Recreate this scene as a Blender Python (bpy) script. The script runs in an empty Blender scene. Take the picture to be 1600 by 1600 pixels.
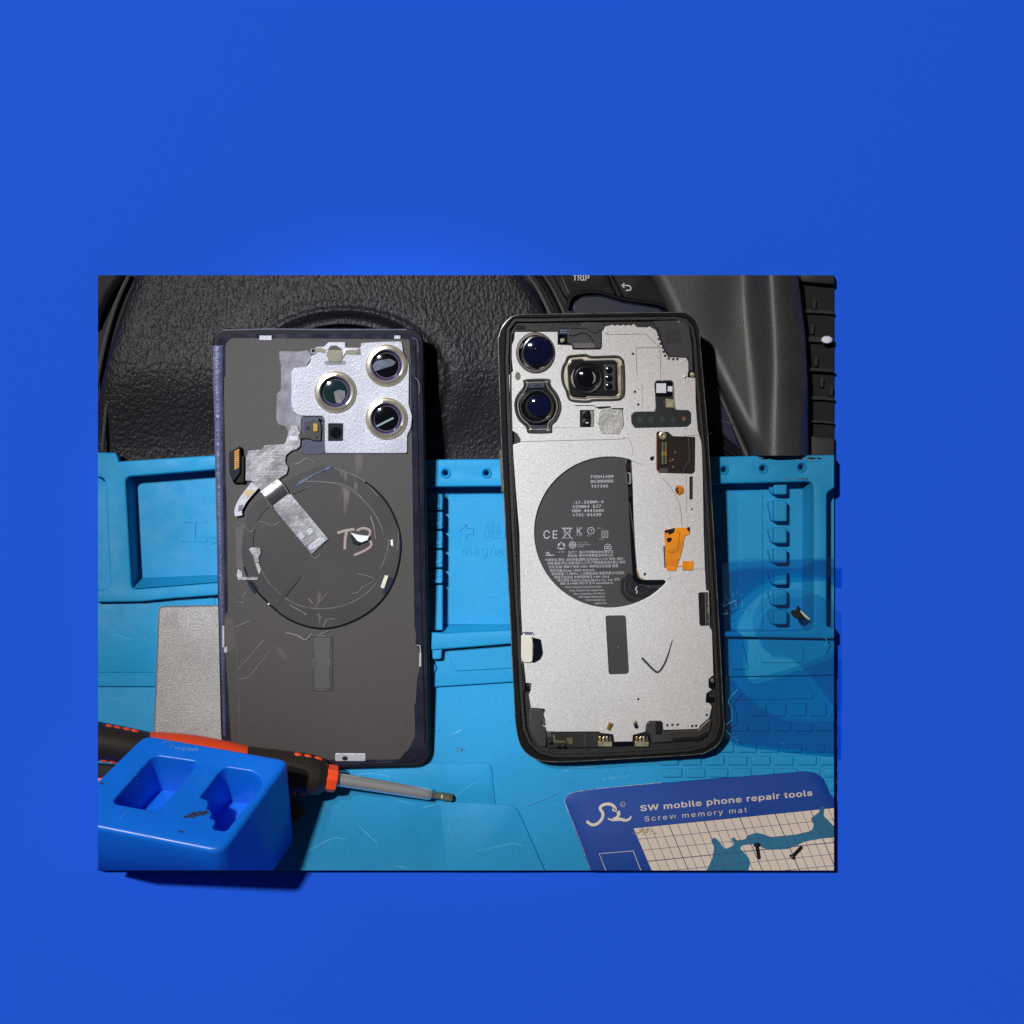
import bpy, bmesh, math, random
from mathutils import Vector, Matrix
from mathutils.geometry import delaunay_2d_cdt
random.seed(7)
R = math.radians
scn = bpy.context.scene
C = scn.collection
# ------------------------------------------------------------------ camera, world, lamps, exposure
D = 0.70                      # camera height over the mat, metres
S = 0.0002325                 # metres per photo pixel on the plane z = 0
CX, CY = 728.0, 895.0         # the point of the photo the lens axis passes through
cam_d = bpy.data.cameras.new('camera')
cam = bpy.data.objects.new('camera', cam_d); C.objects.link(cam)
cam.location = (0, 0, D)
cam_d.sensor_width = 36
cam_d.lens = 36 * D / (1600 * S)
cam_d.shift_x = (800 - CX) / 1600
cam_d.shift_y = (CY - 800) / 1600
cam_d.clip_start = 0.01; cam_d.clip_end = 50
scn.camera = cam
world = bpy.data.worlds.new('World'); scn.world = world; world.use_nodes = True
bg = world.node_tree.nodes['Background']
bg.inputs[0].default_value = (0.80, 0.88, 1.0, 1); bg.inputs[1].default_value = 0.032

def aim(o, target):
    o.rotation_euler = (Vector(target) - o.location).to_track_quat('-Z', 'Y').to_euler()
def lamp(name, kind, loc, target, power, col, **kw):
    l = bpy.data.lights.new(name, kind); l.energy = power; l.color = col
    for k, v in kw.items(): setattr(l, k, v)
    o = bpy.data.objects.new(name, l); C.objects.link(o); o.location = loc; aim(o, target)
    return o
lamp('cabin_lamp', 'AREA', (-1.72, 1.25, 4.80), (0.02, 0.0, 0), 216, (1.0, 0.97, 0.93), shape='DISK', size=0.20)
lamp('torch', 'SPOT', (-0.42, 0.32, 0.95), (-0.020, 0.014, 0), 40, (0.80, 0.90, 1.0), spot_size=R(12.8), spot_blend=1.0, shadow_soft_size=0.012)
vs = scn.view_settings
vs.view_transform = 'Standard'; vs.look = 'None'; vs.exposure = 0.0; vs.gamma = 1.0
try: vs.use_curve_mapping = False
except Exception: pass

# ------------------------------------------------------------------ helpers: coordinates
def P(px, py, z=0.0):
    f = (D - z) / D * S
    return Vector(((px - CX) * f, -(py - CY) * f, z))
TILT = [0.0, 0.0]             # slope (metres per pixel) and pixel row of the low end, for things that lean on the tray rims
def lean(v):
    k, y0 = TILT
    if not k: return v
    f = (D - v.z) / D * S
    px, py = v.x / f + CX, CY - v.y / f
    d = D - v.z                                                # a plane stays a plane: 1/depth is linear along the rows
    return P(px, py, D - 1 / (1 / d + k / (D * D) * (y0 - py)))
def area2(p): return sum(a[0] * b[1] - b[0] * a[1] for a, b in zip(p, p[1:] + p[:1]))
def rounded(pts, r, n=5):
    out = []; N = len(pts)
    for i, p in enumerate(pts):
        ri = r[i] if isinstance(r, (list, tuple)) else r
        p = Vector(p[:2]); a = Vector(pts[i - 1][:2]); b = Vector(pts[(i + 1) % N][:2])
        da, db = a - p, b - p
        t = min(ri, da.length * .48, db.length * .48)
        if t < 1e-6: out.append((p.x, p.y)); continue
        s, e = p + da.normalized() * t, p + db.normalized() * t
        for k in range(n + 1):
            u = k / n
            q = s * (1 - u) ** 2 + p * 2 * u * (1 - u) + e * u * u
            out.append((q.x, q.y))
    return out
def spline(pts, n=6, closed=False):
    pts = [Vector(p) for p in pts]; out = []; N = len(pts)
    rng = range(N) if closed else range(N - 1)
    g = (lambda i: pts[i % N]) if closed else (lambda i: pts[max(0, min(N - 1, i))])
    for i in rng:
        p0, p1, p2, p3 = g(i - 1), g(i), g(i + 1), g(i + 2)
        for k in range(n):
            t = k / n
            out.append(.5 * ((2 * p1) + (p2 - p0) * t + (2 * p0 - 5 * p1 + 4 * p2 - p3) * t * t + (3 * p1 - p0 - 3 * p2 + p3) * t ** 3))
    if not closed: out.append(pts[-1])
    return [tuple(v) for v in out]
def rect(x0, y0, x1, y1, r=0, n=4):
    p = [(x0, y0), (x1, y0), (x1, y1), (x0, y1)]
    return rounded(p, r, n) if r else p
def circ(cx, cy, rx, ry=None, n=40, a0=0, a1=360):
    ry = ry or rx
    full = abs(a1 - a0 - 360) < 1e-6
    m = n if full else n + 1
    return [(cx + rx * math.cos(R(a0 + (a1 - a0) * k / n)), cy + ry * math.sin(R(a0 + (a1 - a0) * k / n))) for k in range(m)]
def Z(pts, ox, oy, s): return [(ox + x / s, oy + y / s) for x, y in pts]     # points read in an enlargement of the photo
def fill(loops):
    """triangles inside the first loop and outside the others: (points, triangles, source index or None per point)"""
    flat = [q for l in loops for q in l]; edges = []; k = 0
    for l in loops:
        edges += [(k + i, k + (i + 1) % len(l)) for i in range(len(l))]; k += len(l)
    sc = 1000.0
    r = delaunay_2d_cdt([Vector((q[0] * sc, q[1] * sc)) for q in flat], edges, [], 0, 1e-5)
    V = r[0]; segs = [(a[0] * sc, a[1] * sc, b[0] * sc, b[1] * sc) for l in loops for a, b in zip(l, l[1:] + l[:1])]
    keep = []
    for t in r[2]:
        x = sum(V[i].x for i in t) / 3; y = sum(V[i].y for i in t) / 3; c = False
        for ax_, ay_, bx_, by_ in segs:
            if (ay_ > y) != (by_ > y) and x < (bx_ - ax_) * (y - ay_) / (by_ - ay_) + ax_: c = not c
        if c: keep.append(t)
    return [(v.x / sc, v.y / sc) for v in V], keep, [(o[0] if o else None) for o in r[3]]
def offset(p, d):            # CCW loop of 2-D points, d > 0 moves inward
    N = len(p); out = []
    for i in range(N):
        a, b, c = Vector(p[i - 1]), Vector(p[i]), Vector(p[(i + 1) % N])
        e1, e2 = (b - a), (c - b)
        if e1.length < 1e-9: e1 = e2
        if e2.length < 1e-9: e2 = e1
        if e1.length < 1e-9: out.append(tuple(b)); continue
        n1 = Vector((-e1.y, e1.x)).normalized(); n2 = Vector((-e2.y, e2.x)).normalized()
        m = n1 + n2
        if m.length < .2: m = n1
        m.normalize()
        out.append(tuple(b + m * (d / max(.5, m.dot(n1)))))
    return out

# ------------------------------------------------------------------ helpers: objects
def tag(o, label=None, cat=None, group=None, kind=None):
    if label: o['label'] = label
    if cat: o['category'] = cat
    if group: o['group'] = group
    if kind: o['kind'] = kind
    return o
def thing(name, label, cat, loc, group=None):
    o = bpy.data.objects.new(name, None); C.objects.link(o); o.location = loc
    o.empty_display_size = .01
    return tag(o, label, cat, group)
def root_loc(o):
    while o.parent: o = o.parent
    return Vector(o.location)
def link(name, bm, mat, parent=None, smooth=35, kind=None, leaned=True, flat=False):
    """bm is in world coordinates"""
    if leaned and TILT[0]:
        for v in bm.verts: v.co = lean(v.co)
    off = root_loc(parent) if parent else Vector((0, 0, 0))
    bmesh.ops.translate(bm, verts=bm.verts, vec=-off)
    me = bpy.data.meshes.new(name); bm.to_mesh(me); bm.free()
    for m in (mat if isinstance(mat, (list, tuple)) else [mat]): me.materials.append(m)
    if smooth:
        for p in me.polygons: p.use_smooth = True
        me.set_sharp_from_angle(angle=R(smooth))
        if flat:
            for p in me.polygons:
                if p.normal.z > .97: p.use_smooth = False
    o = bpy.data.objects.new(name, me); C.objects.link(o)
    if parent: o.parent = parent
    if kind: o['kind'] = kind
    return o
def solid_bm(bm, outer, z0, z1, holes=(), bev=0.0, seg=2, hole_taper=0.0, floor=True):
    """extruded outline (photo pixels, laid out at height z1) with rounded top edges and real holes"""
    f = (D - z1) / D * S
    W = lambda pts: [((x - CX) * f, -(y - CY) * f) for x, y in pts]
    loops = []
    for k, l in enumerate([outer] + list(holes)):
        l = W(l)
        if (area2(l) < 0) != (k > 0): l = l[::-1]          # outer CCW, holes CW: inward offset keeps to the solid side
        loops.append(l)
    caps = []; bots = []
    for k, l in enumerate(loops):
        rings = []
        lo = offset(l, -hole_taper) if (k and hole_taper) else l
        rings.append([bm.verts.new((x, y, z0)) for x, y in lo])
        if bev:
            for j in range(seg + 1):
                a = j / seg * math.pi / 2
                q = offset(l, bev * (1 - math.cos(a)))
                rings.append([bm.verts.new((x, y, z1 - bev + bev * math.sin(a))) for x, y in q])
        else:
            rings.append([bm.verts.new((x, y, z1)) for x, y in l])
        for r0, r1 in zip(rings, rings[1:]):
            N = len(r0)
            for i in range(N):
                try: bm.faces.new((r0[i], r0[(i + 1) % N], r1[(i + 1) % N], r1[i]))
                except ValueError: pass
        caps.append(rings[-1]); bots.append(rings[0])
    def cap(rs, flip):
        if len(rs) == 1 and len(rs[0]) <= 4:
            bm.faces.new(rs[0][::-1] if flip else rs[0]); return
        flat = [v for r in rs for v in r]
        pts, tris, src = fill([[(v.co.x, v.co.y) for v in r] for r in rs])
        vv = [flat[k] if k is not None else bm.verts.new((x, y, rs[0][0].co.z)) for (x, y), k in zip(pts, src)]
        for t in tris:
            a, b, c = (vv[i] for i in t)
            if len({a, b, c}) < 3: continue
            n = (b.co.xy - a.co.xy).cross(c.co.xy - a.co.xy)
            if (n < 0) != flip: b, c = c, b
            try: bm.faces.new((a, b, c))
            except ValueError: pass
    cap(caps, False)
    if floor: cap(bots, True)
    return bm
def solid(name, outer, z0, z1, mat, parent=None, holes=(), bev=0.0, seg=2, taper=0.0, smooth=35, kind=None):
    bm = bmesh.new(); solid_bm(bm, list(outer), z0, z1, holes, bev, seg, taper)
    return link(name, bm, mat, parent, smooth, kind, flat=True)
def ribbon_bm(bm, pts, w, z0, z1, closed=False):
    """a stroke of given pixel width, with thickness"""
    pts = [Vector(p[:2]) for p in pts]; L, Rr = [], []
    N = len(pts)
    for i, p in enumerate(pts):
        a = pts[i - 1] if (i or closed) else p; b = pts[(i + 1) % N] if (i < N - 1 or closed) else p
        d = (b - a).normalized() if (b - a).length > 1e-9 else Vector((1, 0)); n = Vector((-d.y, d.x))
        ww = (w[i] if isinstance(w, (list, tuple)) else w) / 2
        L.append(p + n * ww); Rr.append(p - n * ww)
    vt = [(bm.verts.new(P(a.x, a.y, z1)), bm.verts.new(P(b.x, b.y, z1)), bm.verts.new(P(b.x, b.y, z1) - Vector((0, 0, z1 - z0))), bm.verts.new(P(a.x, a.y, z1) - Vector((0, 0, z1 - z0)))) for a, b in zip(L, Rr)]
    rng = range(N if closed else N - 1)
    for i in rng:
        j = (i + 1) % N
        for k in range(4):
            bm.faces.new((vt[i][k], vt[j][k], vt[j][(k + 1) % 4], vt[i][(k + 1) % 4]))
    if not closed:
        bm.faces.new(vt[0][::-1]); bm.faces.new(vt[-1])
    bmesh.ops.recalc_face_normals(bm, faces=bm.faces)
def ribbon(name, pts, w, z0, z1, mat, parent=None, closed=False, smooth=35):
    bm = bmesh.new(); ribbon_bm(bm, pts, w, z0, z1, closed)
    return link(name, bm, mat, parent, smooth)
def tube_bm(bm, pts, r, n=8):
    """pts are world points; r a radius or a list"""
    pts = [Vector(p) for p in pts]; rings = []
    for i, p in enumerate(pts):
        t = (pts[min(i + 1, len(pts) - 1)] - pts[max(i - 1, 0)]).normalized()
        u = t.cross(Vector((0, 0, 1)))
        if u.length < 1e-6: u = Vector((1, 0, 0))
        u.normalize(); w = u.cross(t)
        rr = r[i] if isinstance(r, (list, tuple)) else r
        rings.append([bm.verts.new(p + (u * math.cos(2 * math.pi * k / n) + w * math.sin(2 * math.pi * k / n)) * rr) for k in range(n)])
    for a, b in zip(rings, rings[1:]):
        for k in range(n): bm.faces.new((a[k], a[(k + 1) % n], b[(k + 1) % n], b[k]))
    bm.faces.new(rings[0][::-1]); bm.faces.new(rings[-1])
    bmesh.ops.recalc_face_normals(bm, faces=bm.faces)
def tube(name, pxy, z, r, mat, parent=None, n=8):
    bm = bmesh.new(); tube_bm(bm, [P(a[0], a[1], (a[2] if len(a) > 2 else z)) for a in pxy], r, n)
    return link(name, bm, mat, parent, 60)
def lathe_bm(bm, a, b, prof, n=32):
    """prof: (distance along a->b as a share, radius)"""
    a, b = Vector(a), Vector(b); ax = (b - a).normalized()
    u = ax.cross(Vector((0, 0, 1)))
    if u.length < 1e-6: u = Vector((1, 0, 0))
    u.normalize(); w = u.cross(ax); rings = []
    for t, r in prof:
        c = a.lerp(b, t)
        rings.append([bm.verts.new(c + (u * math.cos(2 * math.pi * k / n) + w * math.sin(2 * math.pi * k / n)) * max(r, 1e-6)) for k in range(n)])
    for p, q in zip(rings, rings[1:]):
        for k in range(n): bm.faces.new((p[k], p[(k + 1) % n], q[(k + 1) % n], q[k]))
    bm.faces.new(rings[0][::-1]); bm.faces.new(rings[-1])
    bmesh.ops.recalc_face_normals(bm, faces=bm.faces)
def turned(name, cx, cy, prof, mat, parent=None, n=40, sy=1.0):
    """a turned piece standing on the plane: prof = (radius in pixels, z), from outside/bottom to the middle"""
    bm = bmesh.new(); rings = []
    for r, z in prof:
        c = P(cx, cy, z); f = (D - z) / D * S
        rings.append([bm.verts.new(c + Vector((math.cos(2 * math.pi * k / n) * r * f, math.sin(2 * math.pi * k / n) * r * f * sy, 0))) for k in range(n)])
    for p, q in zip(rings, rings[1:]):
        for k in range(n): bm.faces.new((p[k], p[(k + 1) % n], q[(k + 1) % n], q[k]))
    if prof[-1][0] < 6: bm.faces.new(rings[-1])
    return link(name, bm, mat, parent, 40)
FONT = None; MONO = None
try:
    import os
    FONT = bpy.data.fonts.load(os.path.join(bpy.utils.system_resource('DATAFILES', path='fonts'), 'Inter.woff2'))   # the sans face Blender ships
    MONO = bpy.data.fonts.load(os.path.join(bpy.utils.system_resource('DATAFILES', path='fonts'), 'DejaVuSansMono.woff2'))
except Exception: pass
def text_bm(bm, s, px, py, size, z, rot=0.0, bold=0.0, align='LEFT', depth=0.00004, sx=1.0, spacing=1.0, shear=0.0, line=1.0, mono=False):
    cu = bpy.data.curves.new('t', 'FONT'); cu.body = s; cu.size = size * S * (D - z) / D
    if mono and MONO: cu.font = MONO
    elif FONT and s.isascii(): cu.font = FONT
    cu.align_x = align; cu.extrude = depth; cu.offset = bold * S; cu.resolution_u = 4; cu.space_character = spacing; cu.shear = shear; cu.space_line = line
    ob = bpy.data.objects.new('t', cu); C.objects.link(ob)
    dg = bpy.context.evaluated_depsgraph_get(); me = bpy.data.meshes.new_from_object(ob.evaluated_get(dg))
    M_ = Matrix.Translation(P(px, py, z)) @ Matrix.Rotation(R(rot), 4, 'Z') @ Matrix.Diagonal((sx, 1, 1, 1))
    me.transform(M_); bm.from_mesh(me)
    bpy.data.meshes.remove(me); bpy.data.objects.remove(ob); bpy.data.curves.remove(cu)
def text(name, s, px, py, size, z, mat, parent=None, **kw):
    bm = bmesh.new(); text_bm(bm, s, px, py, size, z, **kw)
    return link(name, bm, mat, parent, 0)
def copy_part(o, dx, dy, parent=None):
    c = o.copy(); C.objects.link(c); c.parent = parent or o.parent
    c.location = Vector(o.location) + Vector((dx * S, -dy * S, 0))
    for ch in list(o.children):
        d = ch.copy(); C.objects.link(d); d.parent = c
    return c

# ------------------------------------------------------------------ materials
def lin(c):
    return tuple(((v / 255) / 12.92 if v / 255 <= .04045 else ((v / 255 + .055) / 1.055) ** 2.4) for v in c)
def M(name, rgb, rough=.5, metal=0.0, var=None, bump=None, rvar=0.0, coat=0.0, spec=.5, grain=None, scratch=None, stain=None):
    """rgb 0-255 sRGB; var=(scale, share) slow colour change; grain=(scale, share) fine colour change; bump=(scale, strength, kind);
    scratch=(scale, rgb, threshold) fine pale scuffs; stain=(scale, rgb, threshold) patches of dirt"""
    m = bpy.data.materials.new(name); m.use_nodes = True
    nt = m.node_tree; nd = nt.nodes; b = nd['Principled BSDF']
    b.inputs['Roughness'].default_value = rough; b.inputs['Metallic'].default_value = metal
    b.inputs['Coat Weight'].default_value = coat; b.inputs['Coat Roughness'].default_value = .08
    b.inputs['Specular IOR Level'].default_value = spec
    L = lambda a, o_, c, i: nt.links.new(a.outputs[o_], c.inputs[i])
    tc = nd.new('ShaderNodeTexCoord')
    def noise(scale, detail=3, rough_=.5):
        n = nd.new('ShaderNodeTexNoise'); n.inputs['Scale'].default_value = scale; n.inputs['Detail'].default_value = detail; n.inputs['Roughness'].default_value = rough_
        L(tc, 'Object', n, 'Vector'); return n
    base = lin(rgb)
    col = nd.new('ShaderNodeRGB'); col.outputs[0].default_value = (*base, 1); last = (col, 0)
    def mul(n, share):
        nonlocal last
        mr = nd.new('ShaderNodeMapRange'); mr.inputs['From Min'].default_value = .3; mr.inputs['From Max'].default_value = .7
        mr.inputs['To Min'].default_value = 1 - share; mr.inputs['To Max'].default_value = 1 + share
        nt.links.new(n.outputs[0], mr.inputs['Value'])
        mx = nd.new('ShaderNodeVectorMath'); mx.operation = 'SCALE'
        nt.links.new(last[0].outputs[last[1]], mx.inputs[0]); nt.links.new(mr.outputs[0], mx.inputs['Scale'])
        last = (mx, 0)
    if var: mul(noise(var[0], 4, .55), var[1])
    if grain: mul(noise(grain[0], 2, .6), grain[1])
    for k, sp in enumerate((scratch, stain)):
        if not sp: continue
        n = noise(sp[0], 5, .62)
        if k == 0:
            mp = nd.new('ShaderNodeMapping'); mp.inputs['Rotation'].default_value = (0, 0, .6); mp.inputs['Scale'].default_value = (1, .22, 1)
            L(tc, 'Object', mp, 'Vector'); L(mp, 0, n, 'Vector')
        mr = nd.new('ShaderNodeMapRange'); mr.inputs['From Min'].default_value = sp[2]; mr.inputs['From Max'].default_value = sp[2] + .08
        nt.links.new(n.outputs[0], mr.inputs['Value'])
        mx = nd.new('ShaderNodeMix'); mx.data_type = 'RGBA'
        nt.links.new(mr.outputs[0], mx.inputs['Factor']); nt.links.new(last[0].outputs[last[1]], mx.inputs[6]); mx.inputs[7].default_value = (*lin(sp[1]), 1)
        last = (mx, 2)
    nt.links.new(last[0].outputs[last[1]], b.inputs['Base Color'])
    if rvar:
        n = noise(140, 4); mr = nd.new('ShaderNodeMapRange'); mr.inputs['From Min'].default_value = .3; mr.inputs['From Max'].default_value = .7
        mr.inputs['To Min'].default_value = max(.02, rough - rvar); mr.inputs['To Max'].default_value = min(1, rough + rvar)
        nt.links.new(n.outputs[0], mr.inputs['Value']); nt.links.new(mr.outputs[0], b.inputs['Roughness'])
    if bump:
        bp = nd.new('ShaderNodeBump'); bp.inputs['Strength'].default_value = bump[1]; bp.inputs['Distance'].default_value = .0004
        if len(bump) > 2 and bump[2] == 'leather':
            mp = nd.new('ShaderNodeMapping'); mp.inputs['Rotation'].default_value = (0, 0, -.5); mp.inputs['Scale'].default_value = (1, .62, 1)
            L(tc, 'Object', mp, 'Vector')
            w = noise(bump[0] * .5, 3); va = nd.new('ShaderNodeVectorMath'); va.operation = 'MULTIPLY_ADD'
            L(w, 'Color', va, 0); va.inputs[1].default_value = (.0022,) * 3; nt.links.new(mp.outputs[0], va.inputs[2])
            v = nd.new('ShaderNodeTexVoronoi'); v.feature = 'SMOOTH_F1'; v.inputs['Scale'].default_value = bump[0]; v.inputs['Smoothness'].default_value = .6
            nt.links.new(va.outputs[0], v.inputs['Vector'])
            n2 = noise(bump[0] * 2.2, 4); ad = nd.new('ShaderNodeMath'); ad.operation = 'MULTIPLY_ADD'; ad.inputs[1].default_value = .5
            inv = nd.new('ShaderNodeMath'); inv.operation = 'SUBTRACT'; inv.inputs[0].default_value = 1.0; nt.links.new(v.outputs['Distance'], inv.inputs[1])
            nt.links.new(n2.outputs[0], ad.inputs[0]); nt.links.new(inv.outputs[0], ad.inputs[2]); nt.links.new(ad.outputs[0], bp.inputs['Height'])
        else:
            n = noise(bump[0], 4, .6); nt.links.new(n.outputs[0], bp.inputs['Height'])
        nt.links.new(bp.outputs[0], b.inputs['Normal'])
    return m
def film_mat(name, rgb, alpha, rough=.08, gloss=.25, streak=False):
    """clear plastic: tinted see-through with a thin gloss"""
    m = bpy.data.materials.new(name); m.use_nodes = True; nt = m.node_tree; nd = nt.nodes
    for n in list(nd): nd.remove(n)
    out = nd.new('ShaderNodeOutputMaterial'); tr = nd.new('ShaderNodeBsdfTransparent'); tr.inputs[0].default_value = (*lin(rgb), 1)
    b = nd.new('ShaderNodeBsdfPrincipled'); b.inputs['Base Color'].default_value = (*lin(rgb), 1); b.inputs['Roughness'].default_value = rough
    mx = nd.new('ShaderNodeMixShader'); mx.inputs[0].default_value = alpha
    if streak:
        tc = nd.new('ShaderNodeTexCoord'); mp = nd.new('ShaderNodeMapping'); mp.inputs['Scale'].default_value = (1, .08, 1); n = nd.new('ShaderNodeTexNoise'); n.inputs['Scale'].default_value = 1500
        nt.links.new(tc.outputs['Object'], mp.inputs[0]); nt.links.new(mp.outputs[0], n.inputs['Vector'])
        mr = nd.new('ShaderNodeMapRange'); mr.inputs['From Min'].default_value = .35; mr.inputs['From Max'].default_value = .75; mr.inputs['To Min'].default_value = alpha * .6; mr.inputs['To Max'].default_value = alpha * 1.6
        nt.links.new(n.outputs[0], mr.inputs['Value']); nt.links.new(mr.outputs[0], mx.inputs[0])
    gl = nd.new('ShaderNodeBsdfGlossy'); gl.inputs['Roughness'].default_value = rough
    lw = nd.new('ShaderNodeLayerWeight'); lw.inputs[0].default_value = gloss
    m2 = nd.new('ShaderNodeMixShader')
    nt.links.new(tr.outputs[0], mx.inputs[1]); nt.links.new(b.outputs[0], mx.inputs[2])
    nt.links.new(lw.outputs['Fresnel'], m2.inputs[0]); nt.links.new(mx.outputs[0], m2.inputs[1]); nt.links.new(gl.outputs[0], m2.inputs[2])
    nt.links.new(m2.outputs[0], out.inputs[0]); return m

m_back = M('blue_paper', (34, 96, 237), .9, spec=.1)
m_mat = M('silicone_blue', (30, 141, 194), .55, var=(22, .10), grain=(900, .05), bump=(1800, .06), rvar=.1, scratch=(170, (110, 185, 215), .72), spec=.22)
m_leather = M('grained_plastic', (32, 29, 33), .42, var=(14, .2), bump=(900, .8, 'leather'), spec=.24)
m_leather2 = M('smooth_leather', (56, 55, 55), .46, var=(30, .2), grain=(1500, .2), bump=(1500, .22), spec=.5)
m_trim = M('black_trim', (20, 20, 25), .5, var=(40, .2), bump=(900, .1), spec=.12)
m_gloss = M('gloss_black', (12, 13, 22), .12, coat=.5)
m_dark = M('matt_black', (10, 10, 12), .6, spec=.25, var=(200, .3), bump=(1500, .15))
m_navy = M('navy_plastic', (20, 24, 48), .35, var=(60, .25), grain=(2500, .25))
m_dgrey = M('grey_plastic', (62, 60, 62), .5, var=(80, .2))
m_chrome = M('chrome', (190, 192, 200), .16, 1.0)
m_print = M('white_print', (205, 205, 208), .6)
# ------------------------------------------------------------------ backdrop
ZB = -0.010
bm = bmesh.new()
h = 1.5
bm.faces.new([bm.verts.new((x, y, ZB)) for x, y in ((-h, -h), (h, -h), (h, h), (-h, h))])
tag(link('backdrop', bm, m_back, None, 0), 'plain royal blue sheet lying under and around everything', kind='structure')
# ------------------------------------------------------------------ steering wheel
def interp(tab, y):
    for (a, b), (c, d) in zip(tab, tab[1:]):
        if y <= c: return b + (d - b) * max(0, (y - a)) / (c - a)
    return tab[-1][1]
def ss(a, b, x):
    t = max(0, min(1, (x - a) / (b - a))); return t * t * (3 - 2 * t)
wheel = thing('steering_wheel', 'black car steering wheel with grained airbag cover behind the blue mat', 'steering wheel', P(560, 600, ZB))
def loft(name, xl, xr, y0, y1, zf, mat, nx, ny, zbot=ZB + .0003, smooth=70):
    bm = bmesh.new(); rows = []
    for j in range(ny + 1):
        y = y0 + (y1 - y0) * j / ny; a, b = xl(y), xr(y); row = []
        for i in range(nx + 1):
            u = i / nx; x = a + (b - a) * u
            z = zf(x, y, x - a, b - x, u)
            v = P(x, y, z); row.append(bm.verts.new(v))
        rows.append(row)
    for p, q in zip(rows, rows[1:]):
        for i in range(nx): bm.faces.new((p[i], q[i], q[i + 1], p[i + 1]))
    edge = rows[0] + [r[-1] for r in rows[1:]] + rows[-1][-2::-1] + [r[0] for r in rows[-2:0:-1]]
    low = [bm.verts.new((v.co.x, v.co.y, zbot)) for v in edge]
    N = len(edge)
    for i in range(N): bm.faces.new((edge[i], edge[(i + 1) % N], low[(i + 1) % N], low[i]))
    bmesh.ops.recalc_face_normals(bm, faces=bm.faces)
    if sum(f.normal.z for f in bm.faces) < 0: bmesh.ops.reverse_faces(bm, faces=bm.faces)
    return link(name, bm, mat, wheel, smooth)
solid('wheel_base', [(120, 420), (1250, 420), (1250, 735), (120, 735)], ZB + .0001, ZB + .0008, m_dark, wheel)
padL = [(420, 222), (432, 215), (460, 202), (495, 189), (545, 172), (595, 160), (640, 152), (700, 146), (740, 142)]
padR = [(420, 808), (450, 832), (470, 845), (490, 853), (520, 862), (740, 880)]
EX, EY, ERX, ERY = 536, 592, 150, 105
def pad_z(x, y, dl, dr, u):
    z = -.0085 + .0095 * ss(740, 560, y) + .001 * math.sin(u * math.pi)
    for d, w, k in ((dl, 46, .0032), (dr, 30, .003)):
        t = min(1, d / w); z -= k * (1 - math.sqrt(max(0, 1 - (1 - t) ** 2)))
    e = math.hypot((x - EX) / ERX, (y - EY) / ERY)
    z += .0011 * math.exp(-((e - 1.03) / .05) ** 2) - .0035 * (1 - ss(.88, 1.0, e)) + .0006 * math.exp(-((e - 1.25) / .16) ** 2)
    return z
loft('airbag_cover', lambda y: interp(padL, y), lambda y: interp(padR, y), 424, 738, pad_z, m_leather, 190, 130)
emb = turned('emblem', EX, EY, [(118, -.0045), (118, .0000), (114, .0007), (60, .0016), (1, .0018)], m_gloss, wheel, 72, sy=.70)
turned('emblem_ring', EX, EY, [(124, -.0045), (124, .0005), (121, .0011), (117, .0007), (116, -.001)], m_chrome, emb, 72, sy=.70)
# left of the cover: black groove, pale bead, outer trim
lefts = [(420, 204), (430, 197), (460, 174), (502, 155), (560, 138)]
loft('side_trim', lambda y: 120, lambda y: interp(lefts, y), 424, 556, lambda x, y, dl, dr, u: -.0045 - .001 * (1 - min(1, dr / 8)), m_trim, 8, 30)
solid('trim_base', [(215, 424), (120, 424), (120, 740), (160, 740), (175, 560)], ZB + .0001, -.0088, m_dark, wheel)
bead = spline([(206, 422), (190, 455), (176, 492), (163, 540), (152, 595), (147, 640)], 6)
tube('trim_bead', bead, -.0065, [.0009] * len(bead), m_dgrey, wheel)
bead = spline([(224, 424), (213, 455), (200, 492), (186, 540), (174, 595), (166, 640), (160, 705)], 6)
tube('cover_seam', bead, -.0038, [.0007] * len(bead), m_leather2, wheel)
# right of the cover: switch panel
solid('switch_panel', [(818, 422), (1062, 422), (1062, 455), (1090, 470), (1110, 520), (1140, 640), (1175, 740), (1000, 740), (862, 500), (846, 466)], ZB + .0002, -.0062, m_trim, wheel, bev=.0006)
for k, (pts, r, mt) in enumerate((([(820, 424), (838, 447), (852, 474), (864, 500)], .0009, m_dgrey), ([(836, 424), (852, 447), (866, 474), (876, 500)], .0011, m_trim), ([(846, 424), (864, 452), (880, 485), (888, 505)], .0006, m_dgrey))):
    p = spline(pts, 5); tube('trim_strip', p, -.0052, [r] * len(p), mt, wheel)
b = solid('switch_button', rounded([(862, 424), (948, 424), (952, 436), (964, 462), (935, 455), (905, 457), (888, 470), (880, 460)], 6), -.0061, -.0032, m_dark, wheel, bev=.0007)
text('button_text', 'TRIP', 908, 438, 17, -.00312, m_print, b, align='CENTER', bold=.25, sx=.95)
b = solid('switch_button', rounded([(953, 424), (1010, 424), (1040, 452), (1052, 480), (1030, 474), (975, 466), (962, 440)], 6), -.0061, -.0034, m_dark, wheel, bev=.0007)
bm = bmesh.new()
ribbon_bm(bm, [(972, 446), (982, 446), (985, 448), (986, 451), (985, 453), (978, 454)], 1.7, -.0034, -.00330)
ribbon_bm(bm, [(975.5, 442.5), (971.5, 446), (975.5, 449.5)], 1.7, -.0034, -.00330)
link('button_icon', bm, m_print, b, 0)
solid('switch_button', rounded([(908, 462), (938, 460), (975, 471), (1032, 480), (1046, 498), (900, 500), (893, 478)], 7), -.0061, -.0036, m_navy, wheel, bev=.0008)
p = spline([(887, 482), (892, 466), (908, 458), (936, 457), (975, 468), (1034, 477), (1052, 492)], 6)
tube('trim_strip', p, -.0040, [.0008] * len(p), m_trim, wheel)
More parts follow.
